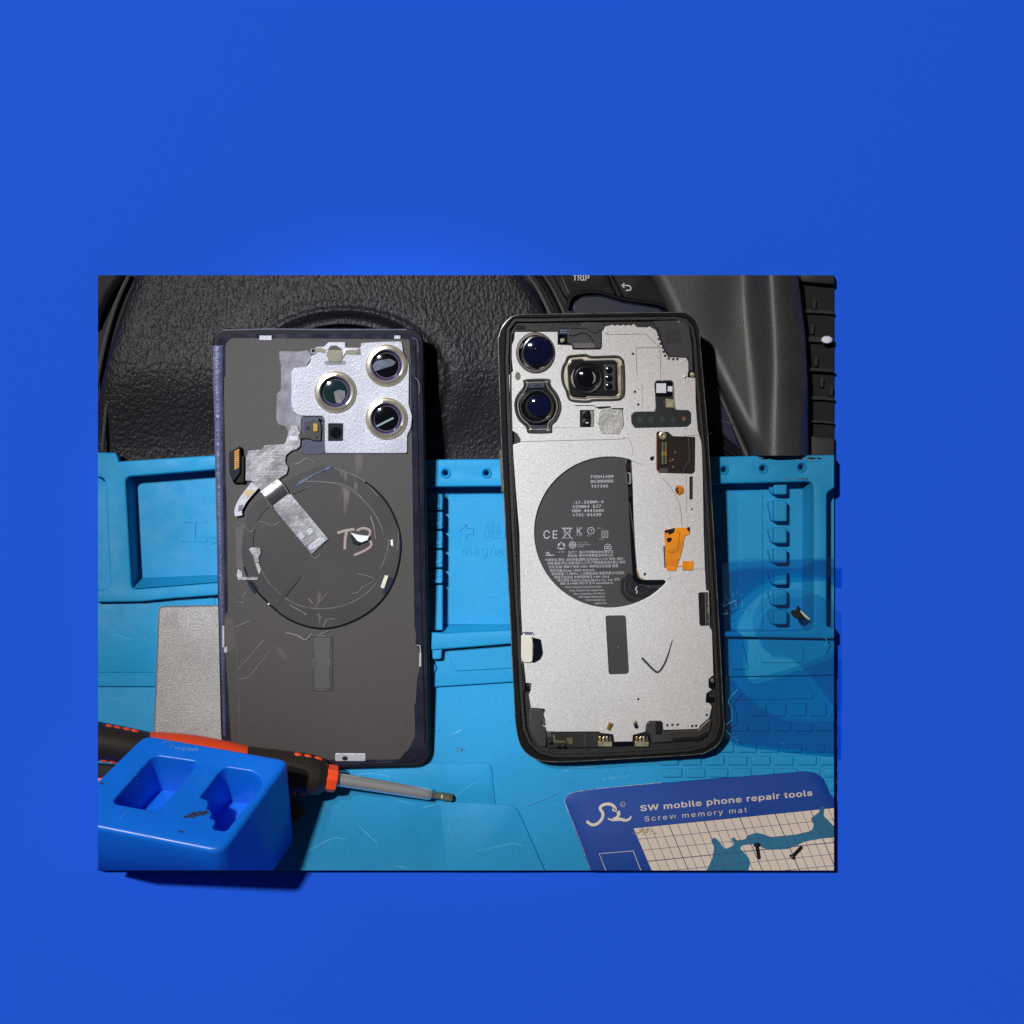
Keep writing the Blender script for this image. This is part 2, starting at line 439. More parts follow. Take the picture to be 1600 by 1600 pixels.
tube('trim_strip', [(915, 478, -.0033), (932, 491, -.0033)], 0, .0003, m_dgrey, wheel)
tube('trim_strip', [(878, 432, -.0030), (889, 459, -.0030)], 0, .0004, m_dgrey, wheel)
# spoke and rim, one leather body
spL = [(420, 1010), (445, 1024), (470, 1036), (492, 1046), (520, 1072), (545, 1096), (580, 1113), (640, 1142), (700, 1172), (740, 1186)]
spR = [(420, 1249), (520, 1260), (600, 1264), (740, 1266)]
rimx = [(420, 1208), (520, 1214), (580, 1216), (740, 1214)]
def rim_z(x, y, dl, dr, u):
    rc = interp(rimx, y); w = 52 if x > rc else 40
    a = (x - rc) / w
    tubez = -.0062 + .0128 * (math.sqrt(max(0, 1 - min(1, a * a))) if a > 0 else math.cos(max(-1, a * .8) * math.pi / 2) ** 1.3)
    t = min(1, dl / 26)
    sp = -.0060 + .0052 * math.sqrt(max(0, 1 - (1 - t) ** 2)) + .0042 * ss(540, 690, y) - .0018 * math.exp(-(((x - 1150) / 38) ** 2 + ((y - 470) / 70) ** 2))
    if x > rc: sp = min(sp, tubez)
    k = .0075
    d = max(0, k - abs(tubez - sp)) / k
    z = max(tubez, sp) + d * d * k * .25
    if dr < 2: z = min(z, -.0055)
    return z
loft('rim', lambda y: interp(spL, y), lambda y: interp(spR, y), 424, 711.5, rim_z, m_leather2, 120, 100, zbot=-.0092)
p = spline([(1046, 490), (1072, 518), (1094, 543), (1110, 578), (1138, 640), (1170, 712)], 8)
tube('rim_seam', [(a - 3, b_, -.0058) for a, b_ in p], 0, .0012, m_leather2, wheel)
solid('rim_opening', rounded([(1052, 420), (1118, 420), (1112, 446), (1098, 457), (1072, 460), (1056, 446)], 7), -.0045, -.0016, m_dark, wheel, bev=.001)
solid('lower_trim', rounded([(1092, 560), (1108, 590), (1140, 650), (1158, 704), (1140, 690), (1098, 648)], 4), -.0061, -.0048, m_navy, wheel, bev=.0006)
tube('trim_strip', [(1098, 650, -.0048), (1122, 656, -.0046), (1146, 664, -.0050)], 0, .0005, m_dgrey, wheel)
tube('trim_strip', [(1100, 690, -.0050), (1126, 697, -.0050), (1150, 712, -.0052)], 0, .0009, m_trim, wheel)
tube('trim_strip', [(1102, 682, -.0050), (1112, 676, -.0050)], 0, .00035, m_chrome, wheel)

# ------------------------------------------------------------------ dashboard vent
m_vgrey = M('vent_grey', (38, 37, 38), .5, var=(80, .2), spec=.25)
vent = thing('dashboard_vent', 'dark car dashboard air vent with grey slats right of the steering wheel rim', 'air vent', P(1280, 570, ZB))
solid('vent_box', [(1240, 420), (1320, 420), (1320, 726), (1240, 726)], ZB + .0001, -.0086, m_dark, vent)
solid('vent_surround', [(1249, 420), (1320, 420), (1320, 445), (1290, 444), (1252, 440)], -.0086, -.0045, m_vgrey, vent, bev=.001)
for y, z, w in ((487, -.0064, 9), (531, -.0060, 13), (578, -.0050, 8), (622, -.0062, 9), (659, -.0064, 6)):
    bm = bmesh.new(); ribbon_bm(bm, [(1258, y - 1), (1285, y), (1322, y + 3)], w * .55, z - .0012, z)
    link('slat', bm, m_vgrey, vent, 20)
for x, y in ((1272, 476), (1269, 515), (1284, 598), (1299, 612), (1275, 565)):
    solid('vane', rounded([(x - 2, y - 9), (x + 3, y - 8), (x + 2, y + 7), (x - 3, y + 6)], 1), -.0086, -.0066, m_vgrey, vent)
kn = turned('vent_knob', 1292, 531, [(9, -.0060), (9, -.0040), (7, -.0034), (1, -.0032)], M('knob_reflection', (225, 228, 232), .25), vent, 20, sy=.7)  # the knob's white colour paints a bright reflection on the slat
solid('vent_lower_trim', [(1256, 680), (1320, 684), (1320, 728), (1250, 728)], -.0086, -.0056, m_vgrey, vent, bev=.001)

# ------------------------------------------------------------------ repair mat
MB = -.004                                                     # top of the mat's flat sheet
rmat = thing('repair_mat', 'blue silicone repair mat with moulded trays, wearing brown scorch stains', 'mat', P(728, 1040, -.0085))
trayA = rounded([(196, 745), (345, 733), (470, 738), (470, 905), (345, 910), (206, 921)], 9)
tray0 = rounded([(120, 744), (164, 746), (172, 912), (165, 921), (120, 921)], 9)
trayB = rounded([(650, 761), (1046, 757), (1050, 984), (800, 984), (694, 989), (650, 986)], [3, 6, 6, 3, 3, 3])
trayC = rounded([(1072, 757), (1210, 754), (1271, 752), (1271, 984), (1072, 988)], [4, 2, 12, 8, 4])
trayD = rounded([(1292, 770), (1330, 744), (1330, 980), (1292, 980)], 6)
outer = [(100, 706), (180, 707), (184, 712), (186, 721), (260, 716), (340, 711), (500, 716), (662, 718), (800, 717), (1000, 715), (1103, 714), (1180, 712), (1360, 710),
         (1360, 996), (1300, 998), (1130, 995), (800, 1006), (675, 1016), (640, 1016), (480, 925), (340, 930), (270, 935), (220, 940), (100, 942)]
holes = [trayA, tray0, trayB, trayC, trayD]
def ring_hole(x, y, r=4.2): return circ(x, y, r, n=20)
screwholes = [(696, 739), (760, 739), (1131, 734), (1192, 732), (1252, 730)]
holes += [ring_hole(x, y) for x, y in screwholes]
RT = .0015; TF = -.0076
solid('mat_sheet', [(90, 720), (1370, 722), (1370, 1380), (90, 1380)], -.0086, MB - .0001, m_mat, rmat, holes=[list(h_) for h_ in (trayA, tray0, trayB, trayC, trayD)])
for fl in (rect(90, 735, 186, 930), rect(190, 730, 480, 925), rect(640, 750, 1060, 992), rect(1064, 745, 1280, 992), rect(1284, 738, 1370, 988)):
    solid('tray_bottom', fl, -.0085, TF, m_mat, rmat)
solid('tray_rim', outer, MB, RT, m_mat, rmat, holes=holes, bev=.0007, seg=3, taper=0, smooth=50)
g = None
for x, y in screwholes:                                         # moulded ring round each screw well
    bm = bmesh.new(); rings = []
    for r, z in ((8.8, RT - .00005), (8.2, RT + .0004), (7.0, RT + .0005), (5.6, RT + .0001), (4.2, RT - .0005)):
        f = (D - z) / D * S; c = P(x, y, z)
        rings.append([bm.verts.new(c + Vector((math.cos(2 * math.pi * k / 24) * r * f, math.sin(2 * math.pi * k / 24) * r * f, 0))) for k in range(24)])
    for p, q in zip(rings, rings[1:]):
        for k in range(24): bm.faces.new((p[k], p[(k + 1) % 24], q[(k + 1) % 24], q[k]))
    link('well_ring', bm, m_mat, rmat, 60)
# sloping tray walls
def wall(pts_top, pts_bot, zt, zb, name='tray_wall'):
    bm = bmesh.new(); a = [bm.verts.new(P(x, y, zt)) for x, y in pts_top]; b = [bm.verts.new(P(x, y, zb)) for x, y in pts_bot]
    for i in range(len(a) - 1): bm.faces.new((a[i], b[i], b[i + 1], a[i + 1]))
    c = [bm.verts.new((v.co.x, v.co.y, zb - .0002)) for v in a]
    for i in range(len(a) - 1): bm.faces.new((c[i], c[i + 1], b[i + 1], b[i]))
    bm.faces.new((a[0], c[0], b[0])); bm.faces.new((a[-1], b[-1], c[-1]))
    bmesh.ops.recalc_face_normals(bm, faces=bm.faces)
    link(name, bm, m_mat, rmat, 60)
wall([(197.5, 744), (206.5, 920)], [(212, 752), (217, 903)], .0006, TF + .0001)
wall([(206, 920), (345, 909)], [(217, 903), (345, 898)], .0006, TF + .0001)
wall([(1270, 752), (1270, 984)], [(1254, 762), (1253, 984)], .0008, TF + .0001)
wall([(691, 988.5), (800, 984)], [(693, 977), (800, 974)], -.0030, TF + .0001)
# stepped screw column of the middle tray and the blocks of the right tray
for i, (a, b) in enumerate(((771, 797), (799, 827), (829, 857), (859, 887), (889, 912))):
    o = solid('step_block', rect(667, a, 692, b, 4), TF, -.0012, m_mat, rmat, bev=.0006)
    ribbon('step_ridge', [(669, a + 11), (688, a + 11)], 2.2, -.0013, -.0009, m_mat, o)
    ribbon('step_ridge', [(668, a + 19), (690, a + 19)], 5, -.0013, -.0008, m_mat, o)
solid('step_block', rect(666, 914, 692, 985, 2), TF, -.0018, m_mat, rmat, bev=.0005)
solid('tray_floor', rect(695, 775, 1040, 976, 3), TF, TF + .0005, m_mat, rmat, bev=.0003)
for a, b in ((754, 773), (782, 815), (824, 849), (857, 880), (890, 914), (921, 946), (953, 976)):
    solid('screw_block', rect(1209, a, 1230, b, 4), TF, -.0020, m_mat, rmat, bev=.0007)
    solid('block_foot', rounded([(1200, a + 3), (1209, a), (1209, b), (1205, b - 2)], 2), TF, -.0046, m_mat, rmat, bev=.0006)
solid('tray_floor', rect(1078, 768, 1192, 984, 3), TF, TF + .0005, m_mat, rmat, bev=.0003)
# ledges in front of the trays
solid('front_ledge', [(130, 936), (340, 926), (480, 930), (640, 1000), (800, 998), (1130, 988), (1330, 988), (1330, 1054), (1262, 1056), (1130, 1058), (800, 1066), (675, 1074), (340, 1073.5), (130, 1073)], MB - .001, MB + .0014, m_mat, rmat, bev=.0006, seg=3)
solid('ledge_step', [(130, 936), (336, 926), (336, 1051), (130, 1051)], MB, MB + .0019, m_mat, rmat, bev=.0005)
solid('ledge_panel', rounded([(694, 1012), (830, 1002), (830, 1043), (713, 1049)], 4), MB, MB + .0019, m_mat, rmat, bev=.0004)
solid('ledge_tab', rounded([(672, 1008), (692, 1007), (690, 1030), (676, 1031)], 4), MB, .0006, m_mat, rmat, bev=.0006)
solid('ledge_tab', rounded([(664, 1022), (671, 1026), (684, 1043), (680, 1051), (666, 1052)], 4), MB, MB + .0024, m_mat, rmat, bev=.0007)
solid('ledge_panel', rounded([(1184, 1006), (1256, 1008), (1256, 1036), (1190, 1036)], 5), MB, MB + .0019, m_mat, rmat, bev=.0004)
solid('ledge_panel', rounded([(1140, 1006), (1162, 1006), (1170, 1046), (1142, 1046)], 4), MB, MB + .0022, m_mat, rmat, bev=.0004)
# front work area: shallow moulded panels with rounded corners
solid('work_panel', rounded([(320, 1193.5), (768, 1193.5), (774, 1260), (800, 1380), (320, 1380)], [2, 9, 30, 2, 2]), MB, MB + .0004, m_mat, rmat, bev=.0003)
solid('work_panel', rounded([(686, 1252), (806, 1258), (860, 1380), (702, 1380)], [2, 14, 2, 2]), MB + .0002, MB + .0007, m_mat, rmat, bev=.0003)
solid('work_panel', rounded([(1120, 1070), (1258, 1068), (1268, 1075), (1272, 1092), (1124, 1094)], 8), MB, MB + .0005, m_mat, rmat, bev=.0003)
# keypad of small moulded tiles at the right
kt = None
rows = ((1098, 1119, 1172, 31.5), (1127, 1143, 1142, 33.5), (1162, 1176, 1046, 35.6), (1180.5, 1196, 1030, 36), (1200, 1215, 1036, 36), (1219.5, 1236, 1042, 36))
for ri, (a, b, x0, pit) in enumerate(rows):
    for k in range(9):
        x = x0 + k * pit
        if x > 1300: break
        kk = 4
        solid('key_tile', rect(x, a + .8, x + pit - 6, b, 2.2, 2), MB, MB + .0007, m_mat, rmat, bev=.00045)
m_emb = m_mat
text('moulded_text', '工具', 280, 846, 46, TF + .0001, m_emb, rmat, rot=-1, depth=.00022)
text('moulded_text', 'magnet', 720, 867, 26, TF + .0005, m_emb, rmat, depth=.00022, spacing=1.08, sx=1.1)
text('moulded_text', '磁区', 754, 840, 30, TF + .0005, m_emb, rmat, depth=.00022)
bm = bmesh.new(); ribbon_bm(bm, [(718, 830), (729, 819), (729, 825), (739, 825), (739, 835), (729, 835), (729, 841)], 1.2, TF + .0004, TF + .0008, closed=True)
link('moulded_arrow', bm, m_emb, rmat, 0)
bm = bmesh.new()
for pts in ([(540, 1216), (575, 1208), (610, 1214)], [(662, 1262), (700, 1250), (742, 1222)], [(880, 1205), (900, 1200), (930, 1199)], [(590, 1238), (640, 1256)], [(480, 1330), (520, 1310), (540, 1312)], [(618, 1352), (640, 1358)], [(700, 1290), (706, 1310)], [(560, 1290), (590, 1318)], [(820, 1260), (870, 1240)], [(745, 1330), (800, 1318), (815, 1322)], [(170, 990), (210, 1000)], [(176, 1094), (190, 1090)], [(940, 1218), (985, 1212)], [(700, 1150), (722, 1140)]):
    zs_ = MB + (.00072 if pts[0][0] > 695 and pts[0][1] > 1256 else .00042 if 330 < pts[0][0] < 768 and pts[0][1] > 1196 else .0019 if pts[0][1] < 1050 else .00002)
    ribbon_bm(bm, spline(pts, 4), random.uniform(.5, 1.0), zs_ - .0001, zs_ + .00002)
link('scuff', bm, M('scuff_pale', (92, 176, 206), .6, var=(600, .3)), rmat, 0, kind='stuff')
# scorch stain along the rim edge
m_scorch = M('scorch', (92, 84, 62), .7, var=(900, .4))
bm = bmesh.new()
for i in range(46):
    t = random.random(); x = 1188 + 96 * t + random.uniform(-3, 3); y = 715.5 + random.uniform(-.4, 2.2); r = random.uniform(.8, 2.6)
    solid_bm(bm, circ(x, y, r * 1.8, r * .5, n=7), RT - .0001, RT + .00007, floor=False)
for i in range(14):
    x = 1222 + random.random() * 40; y = 748 + random.uniform(-.6, 1); r = random.uniform(.6, 1.6)
    solid_bm(bm, circ(x, y, r * 1.8, r * .6, n=7), RT - .0001, RT + .00007, floor=False)
link('scorch_mark', bm, m_scorch, rmat, 0, kind='stuff')
m_dust = M('dust', (190, 215, 225), .8); m_crumb = M('crumb', (28, 40, 50), .8)
for nm, mt, n, rr in (('dust', m_dust, 230, (.35, .85)), ('dark_crumbs', m_crumb, 90, (.4, 1.0))):
    bm = bmesh.new()
    for i in range(n):
        x, y = random.uniform(155, 1300), random.uniform(1076, 1358)
        if random.random() < .45: x, y = random.choice(((random.uniform(210, 330), random.uniform(760, 895)), (random.uniform(700, 800), random.uniform(780, 970)), (random.uniform(1100, 1190), random.uniform(775, 970)), (random.uniform(155, 235), random.uniform(955, 1045)), (random.uniform(680, 800), random.uniform(1080, 1190))))
        z = MB + .0019 if 990 < y < 1048 or (y > 950 and x < 250) else TF + .0005 if y < 985 else MB + .0005; r = random.uniform(*rr)
        c = P(x, y, z); f = r * S
        vsx = [bm.verts.new(c + Vector((f * math.cos(a), f * math.sin(a), 0))) for a in (random.random(), 2.1 + random.random(), 4.2 + random.random())]
        t = bm.verts.new(c + Vector((0, 0, f * .8)))
        for k in range(3): bm.faces.new((vsx[k], vsx[(k + 1) % 3], t))
    o = link(nm, bm, mt, None, 0); tag(o, 'pale dust specks scattered over the blue mat' if nm == 'dust' else 'tiny dark crumbs scattered over the blue mat', kind='stuff')
bm = bmesh.new()
for i in range(26):
    a = random.random() * 6.28; r = random.random() ** .7 * 7
    c = P(720 + r * math.cos(a) * 1.3, 1171 + r * math.sin(a) * .8, MB); f = random.uniform(.5, 1.3) * S
    q = [bm.verts.new(c + Vector((f * math.cos(k * 2.1), f * math.sin(k * 2.1), 0))) for k in range(3)]; t = bm.verts.new(c + Vector((0, 0, f)))
    for k in range(3): bm.faces.new((q[k], q[(k + 1) % 3], t))
tag(link('crumb_heap', bm, M('brown_crumb', (120, 98, 70), .8), None, 0), 'small brown crumb heap on the mat between the two phone halves', 'crumbs', kind='stuff')
# ------------------------------------------------------------------ grey metal case under the left panel
box = thing('metal_case', 'flat grey speckled metal case partly under the dark glass panel', 'case', P(300, 1050, MB))
m_case = M('speckled_steel', (132, 129, 128), .42, .3, var=(25, .22), grain=(2200, .36), bump=(2000, .2), rvar=.1)
solid('case_body', rounded([(247, 947), (420, 944), (424, 1176), (238, 1176)], [9, 4, 4, 4]), MB + .0021, .0000, m_case, box, bev=.0008, seg=3)
solid('case_rim', rounded([(249, 951), (420, 948), (424, 1174), (241, 1174)], [9, 4, 4, 4]), MB + .0002, MB + .0022, M('case_edge', (70, 70, 74), .5, .3), box)

# ------------------------------------------------------------------ left: removed back glass, inner side up
TILT[:] = [2.75e-5, 1205.0]
pan = thing('back_glass_panel', 'dark phone back glass lying inner side up, silver camera plate, handwritten T3', 'phone back', lean(P(505, 860, -.0038)))
z0 = -.0036; zt = -.0012
m_glass = M('black_border', (40, 40, 56), .22, .25, var=(60, .35), grain=(1400, .2), coat=.6, rvar=.12, scratch=(120, (105, 110, 140), .66))
m_glass2 = M('black_edge', (20, 19, 26), .45, 0, spec=.2, coat=.05, var=(90, .3))
m_film = M('grey_brown_film', (59, 53, 52), .55, var=(18, .06), grain=(1900, .16), scratch=(60, (92, 85, 84), .66), bump=(1900, .12))
m_silv = M('brushed_silver', (176, 176, 186), .42, .35, var=(60, .14), grain=(2200, .22), bump=(1400, .22))
m_foil = M('silver_foil', (150, 146, 150), .36, .4, var=(150, .3), bump=(420, .5), grain=(1700, .1), rvar=.12)
m_foild = M('dull_foil', (118, 115, 124), .45, .25, var=(170, .3), bump=(350, .3), rvar=.1)
m_gold = M('gold', (214, 172, 92), .3, .8)
m_ring = M('nickel_ring', (226, 216, 200), .22, .85, var=(250, .12))
m_purple = M('purple_coating', (70, 52, 130), .15, .4, coat=.6)
m_lens = M('lens_glass', (7, 8, 14), .05, coat=1.0)
m_lensg = M('lens_green', (20, 40, 44), .08, coat=1.0)
outl = rounded([(331, 513), (662, 513), (674, 1198), (346, 1206)], [26, 24, 30, 26], 8)
glass = solid('glass_panel', outl, z0, zt, m_glass2, pan, bev=.0008, seg=3)
inn = rounded([(338, 522), (655, 521), (668, 1191), (350, 1199)], [22, 20, 26, 22], 8)
solid('border_band', inn, zt - .0001, zt + .0002, m_glass, glass, bev=.0001)
film = [(352, 540), (356, 532), (364, 528), (640, 530), (642, 560), (645, 760), (648, 978), (651, 992), (649, 1005), (654, 1012), (656, 1045), (652, 1064), (650, 1098), (648, 1102), (649, 1150), (640, 1170), (630, 1179), (625, 1187), (372, 1189), (362, 1180), (358, 1110), (352, 1020), (350, 965), (356, 955), (354, 800), (350, 620), (350, 590), (352, 588)]
fs = solid('inner_coating', rounded(film, 4, 3), zt, zt + .00045, m_film, pan, bev=.00012)
# raised lip along the right and the bottom edge
for pts in ([(655, 532), (660, 640), (662, 800), (667, 1060), (669, 1160)], [(646, 1188), (560, 1194), (440, 1198), (372, 1199)]):
    tube('edge_bead', spline(pts, 4), zt + .0003, .00028, m_glass, pan)
tube('edge_bead', spline([(648, 540), (651, 620), (655, 800), (660, 1000), (663, 1120), (664, 1160)], 4), zt + .0003, .0003, m_glass2, pan)
for pts in (Z([(1215, 480), (1240, 500), (1255, 560), (1250, 620)], 420, 500, 5.333), Z([(1195, 150), (1235, 170), (1245, 270)], 420, 500, 5.333)):
    tube('glue_line', spline(pts, 5), zt + .0005, .00012, m_foil, pan, 5)
# adhesive sheen and scuffs on the top border
for pts, w in (([(347, 516), (420, 514), (500, 515), (636, 515)], 2.2), ([(335, 540), (337, 700), (340, 900)], 1.2)):
    ribbon('adhesive_edge', pts, w, zt + .0002, zt + .00035, M('adhesive', (72, 72, 92), .5, .1, var=(400, .4)), pan)
def domed(name, pts, w, zc, hgt, mat, parent):
    bm = bmesh.new(); rows = []
    for i, p in enumerate(pts):
        ww = w[i] if isinstance(w, (list, tuple)) else w
        a, b_ = Vector(pts[max(0, i - 1)]), Vector(pts[min(len(pts) - 1, i + 1)]); d = (b_ - a).normalized(); n = Vector((-d.y, d.x)); row = []
        for k in range(9):
            u = k / 4 - 1; q_ = Vector(p) + n * u * ww / 2
            row.append(bm.verts.new(P(q_.x, q_.y, zc + hgt * (1 - u * u))))
        rows.append(row)
    for p, r in zip(rows, rows[1:]):
        for k in range(8): bm.faces.new((p[k], r[k], r[k + 1], p[k + 1]))
    low = [[bm.verts.new(v.co - Vector((0, 0, hgt + .0001))) for v in r] for r in (rows[0], rows[-1])]
    bmesh.ops.recalc_face_normals(bm, faces=bm.faces)
    if sum(f.normal.z for f in bm.faces) < 0: bmesh.ops.reverse_faces(bm, faces=bm.faces)
    return link(name, bm, mat, parent, 70)
bp_ = spline([(341, 540), (341, 600), (342, 640), (342.5, 700), (343, 760), (346, 900), (349, 1050), (351, 1150)], 5)
domed('adhesive_sheen_band', bp_, [17 - 12 * (i / len(bp_)) ** 1.5 for i in range(len(bp_))], zt + .0001, .00035, M('adhesive_sheen', (96, 100, 132), .3, .55, var=(55, .4), grain=(1500, .3), bump=(420, .5)), pan)  # adhesive strip, its colour lightened to paint the shine on the border
# silver clips at the rim
def clip(x0, y0, x1, y1, hole=None, name='rim_clip', r=2):
    o = solid(name, rect(x0, y0, x1, y1, r), zt + .0003, zt + .0009, m_silv, pan, bev=.0002)
    if hole: solid('clip_hole', circ(hole[0], hole[1], 4.5, 3.5, n=12), zt + .0009, zt + .00095, m_dark, o)
    return o
clip(405, 524, 425, 532, r=1.2); clip(523.5, 1177, 571.5, 1189.5, (539, 1185), r=3)
clip(347, 978, 351, 1012, r=1); solid('rim_clip', rounded([(350, 1012), (355, 1010), (355, 1019), (350, 1020)], 1), zt + .0003, zt + .0008, m_silv, pan)
clip(655, 1020, 658.5, 1042, r=1); ribbon('rim_clip', [(652, 1008), (656, 1009), (657, 1020)], 1.5, zt + .0003, zt + .0008, m_silv, pan)
clip(616, 524, 626, 530, r=1)
# grey foil beside the plate and the flexible cable
fo = Z([(85, 258), (250, 262), (330, 250), (360, 300), (300, 420), (300, 800), (268, 820), (270, 950), (245, 1015), (165, 1010), (158, 930), (140, 885), (85, 875), (62, 840), (65, 620), (100, 580), (100, 370), (90, 350)], 420, 500, 5.333)
solid('foil_sheet', rounded(fo, 2.5, 3), zt + .0004, zt + .00075, m_foild, pan, bev=.00012)
# camera plate
pl = Z([(500, 183), (638, 183), (642, 228), (765, 230), (770, 190), (930, 180), (1110, 176), (1122, 268), (1160, 330), (1172, 380), (1168, 700), (1196, 800), (1186, 900), (1155, 960), (1155, 1096), (1146, 1112), (480, 1112), (465, 1098), (463, 830), (446, 802), (250, 800), (205, 765), (186, 715), (185, 440), (212, 398), (318, 388), (345, 352), (350, 302), (385, 285), (390, 224), (460, 220)], 420, 500, 5.333)
lens_c = [(524, 612.5), (603.8, 570.9), (603.8, 654)]
win = rect(513.4, 662, 535.9, 689, 1.5)
plate = solid('camera_plate', rounded(pl, 2.2, 4), zt + .0004, zt + .0014, m_silv, pan, holes=[circ(a, b, 29, n=40) for a, b in lens_c] + [win], bev=.0003)
solid('plate_window', rect(512, 660, 537.5, 690), zt + .0004, zt + .00055, m_dark, plate)
solid('window_glass', circ(525, 676, 9, n=20), zt + .00055, zt + .0007, m_gloss, plate)
solid('plate_tab', Z(circ(548, 285, 66, 66, n=24, a0=150, a1=390) + [(640, 245), (700, 248), (760, 235), (765, 290), (700, 285), (640, 285), (600, 345), (548, 355), (500, 340)], 420, 500, 5.333), zt + .0014, zt + .0018, m_ring, plate, bev=.00015)
solid('plate_slot', Z(rect(465, 340, 640, 374, 12), 420, 500, 5.333), zt + .0014, zt + .00148, m_foild, plate)
solid('tab_hole', Z([(490, 248), (515, 215), (560, 210), (600, 235), (605, 250)], 420, 500, 5.333), zt + .0018, zt + .00186, m_dgrey, plate)
solid('plate_rivet', circ(558, 549, 3.2, n=14), zt + .0018, zt + .0021, m_ring, plate, bev=.0001)
solid('plate_lug', Z(circ(370, 262, 26, 26, n=18), 420, 500, 5.333), zt + .0009, zt + .0018, m_foil, plate, holes=[Z(circ(372, 258, 13, n=12), 420, 500, 5.333)], bev=.0002)
ribbon('plate_lug', Z([(385, 250), (430, 250), (470, 262)], 420, 500, 5.333), 6, zt + .0012, zt + .0017, m_ring, plate)
for k, (x, y) in enumerate(lens_c):
    rg = turned('lens_ring', x, y, [(33, zt + .0010), (33, zt + .0018), (32, zt + .0022), (30.8, zt + .0019), (30, zt + .0024), (25.5, zt + .0026), (24, zt + .0024), (22.5, zt + .0012), (22.3, zt - .0004)], m_ring, plate, 64)
    turned('lens_liner', x, y, [(23.2, zt - .0002), (23.2, zt + .0016), (22.4, zt + .0014), (20.6, zt + .0008), (20.4, zt + .0001), (19, zt + .00005)], m_purple, rg, 56)
    turned('lens_glass', x, y, [(21.5, zt - .0001), (21.4, zt + .0003), (15, zt + .0007), (8, zt + .0009), (1, zt + .00095)], m_lensg if k == 0 else m_lens, rg, 48)
    bm = bmesh.new()
    for q in (125, 48, 222, 312):
        for i in range(11):
            a = R(q - (i - 5) * 3.6); rr = 28 + random.uniform(-.7, .7)
            px_, py_ = x + rr * math.cos(a), y - rr * math.sin(a)
            tx, ty = -math.sin(a), -math.cos(a); hh = random.uniform(.35, .7)
            ribbon_bm(bm, [(px_ - math.cos(a) * hh * 1.4, py_ + math.sin(a) * hh * 1.4), (px_ + math.cos(a) * hh * 1.4, py_ - math.sin(a) * hh * 1.4)], random.choice((.5, .9)), zt + .0024, zt + .00262)
    link('ring_marks', bm, m_dgrey, rg, 0, kind='stuff')
# added pieces stand in for reflections and shapes seen in the lenses
m_reflection = M('grey_reflection', (96, 96, 100), .6, var=(300, .3))
solid('lens_reflection', Z([(540, 600), (580, 580), (635, 590), (640, 640), (600, 700), (560, 690)], 420, 500, 5.333), zt + .0003, zt + .00112, m_reflection, plate, bev=.0002)
solid('lens_reflection', Z([(860, 380), (900, 340), (1010, 320), (1060, 350), (1040, 380), (880, 430)], 420, 500, 5.333), zt + .0003, zt + .00115, M('blue_reflection', (74, 80, 96), .5, var=(300, .5)), plate, bev=.0002)
solid('lens_reflection', Z([(895, 880), (1035, 808), (1042, 822), (905, 892)], 420, 500, 5.333), zt + .0003, zt + .00115, M('pale_reflection', (120, 140, 150), .4), plate)
# dark bracket with gold contact, navy patch
solid('navy_patch', Z(rounded([(275, 812), (460, 815), (463, 1118), (292, 1118), (280, 1090)], 8), 420, 500, 5.333), zt + .0004, zt + .0008, M('navy_tape', (58, 62, 84), .4, grain=(1500, .3)), pan, bev=.0001)
br = solid('contact_bracket', Z(rounded([(300, 850), (360, 830), (430, 850), (440, 905), (432, 1008), (355, 1004), (350, 992), (292, 988), (252, 995), (250, 945), (300, 950)], 6), 420, 500, 5.333), zt + .0009, zt + .0019, M('olive_black', (46, 44, 40), .4, var=(200, .2)), pan, bev=.0002)
solid('gold_contact', Z(rect(368, 862, 408, 930, 6), 420, 500, 5.333), zt + .0019, zt + .0023, m_gold, br, bev=.00015)
solid('bracket_dimple', Z(circ(323, 900, 17, n=16), 420, 500, 5.333), zt + .0019, zt + .0021, m_navy, br, bev=.0001)
solid('bracket_hole', Z(circ(422, 832, 12, n=14), 420, 500, 5.333), zt + .0019, zt + .0020, m_gloss, br)
solid('bracket_hole', Z(circ(402, 978, 8, n=12), 420, 500, 5.333), zt + .0019, zt + .0020, m_gloss, br)
# flexible cable (read in the enlargement 320,680 x 4.444)
q = lambda pts: Z(pts, 320, 680, 4.444)
neck = q([(580, -12), (600, -70), (640, -70), (664, -20), (664, 75), (640, 98), (602, 108), (565, 140), (558, 190), (575, 212), (580, 228), (568, 270), (520, 300), (468, 345), (420, 395), (392, 385), (350, 350), (330, 318), (272, 316), (272, 168), (292, 150), (300, 108), (398, 100), (412, 70), (556, 62)])
cab = solid('flex_cable', rounded(neck, 2.5, 3), zt + .0011, zt + .0016, m_foil, pan, bev=.00015)
for a, b in ((q([(330, 110), (330, 300)]), .9), (q([(330, 152), (470, 150), (550, 152)]), .8), (q([(335, 192), (385, 155), (445, 150), (450, 70)]), .8), (q([(330, 258), (560, 254)]), 1.0), (q([(335, 275), (545, 270)]), .8), (q([(450, 108), (556, 108)]), .8)):
    ribbon('cable_trace', a, b, zt + .0016, zt + .00175, m_silv, cab)
solid('cable_window', rounded(q([(590, 5), (650, 5), (650, 40), (590, 40)]), 1.5), zt + .0016, zt + .0018, m_silv, cab, bev=.0001)
st = spline(q([(350, 345), (300, 405), (262, 455), (232, 520), (236, 560)]), 6)
strip = ribbon('cable_strip', st, [14 - 3 * i / len(st) for i in range(len(st))], zt + .0018, zt + .0023, m_silv, pan)
solid('strip_patch', q([(268, 390), (330, 375), (345, 390), (290, 440)]), zt + .0023, zt + .0024, M('pale_gold', (196, 176, 130), .35, .4), strip)
solid('strip_pad', rounded(q([(235, 490), (265, 480), (260, 520), (230, 530)]), 1), zt + .0023, zt + .00245, m_foild, strip)
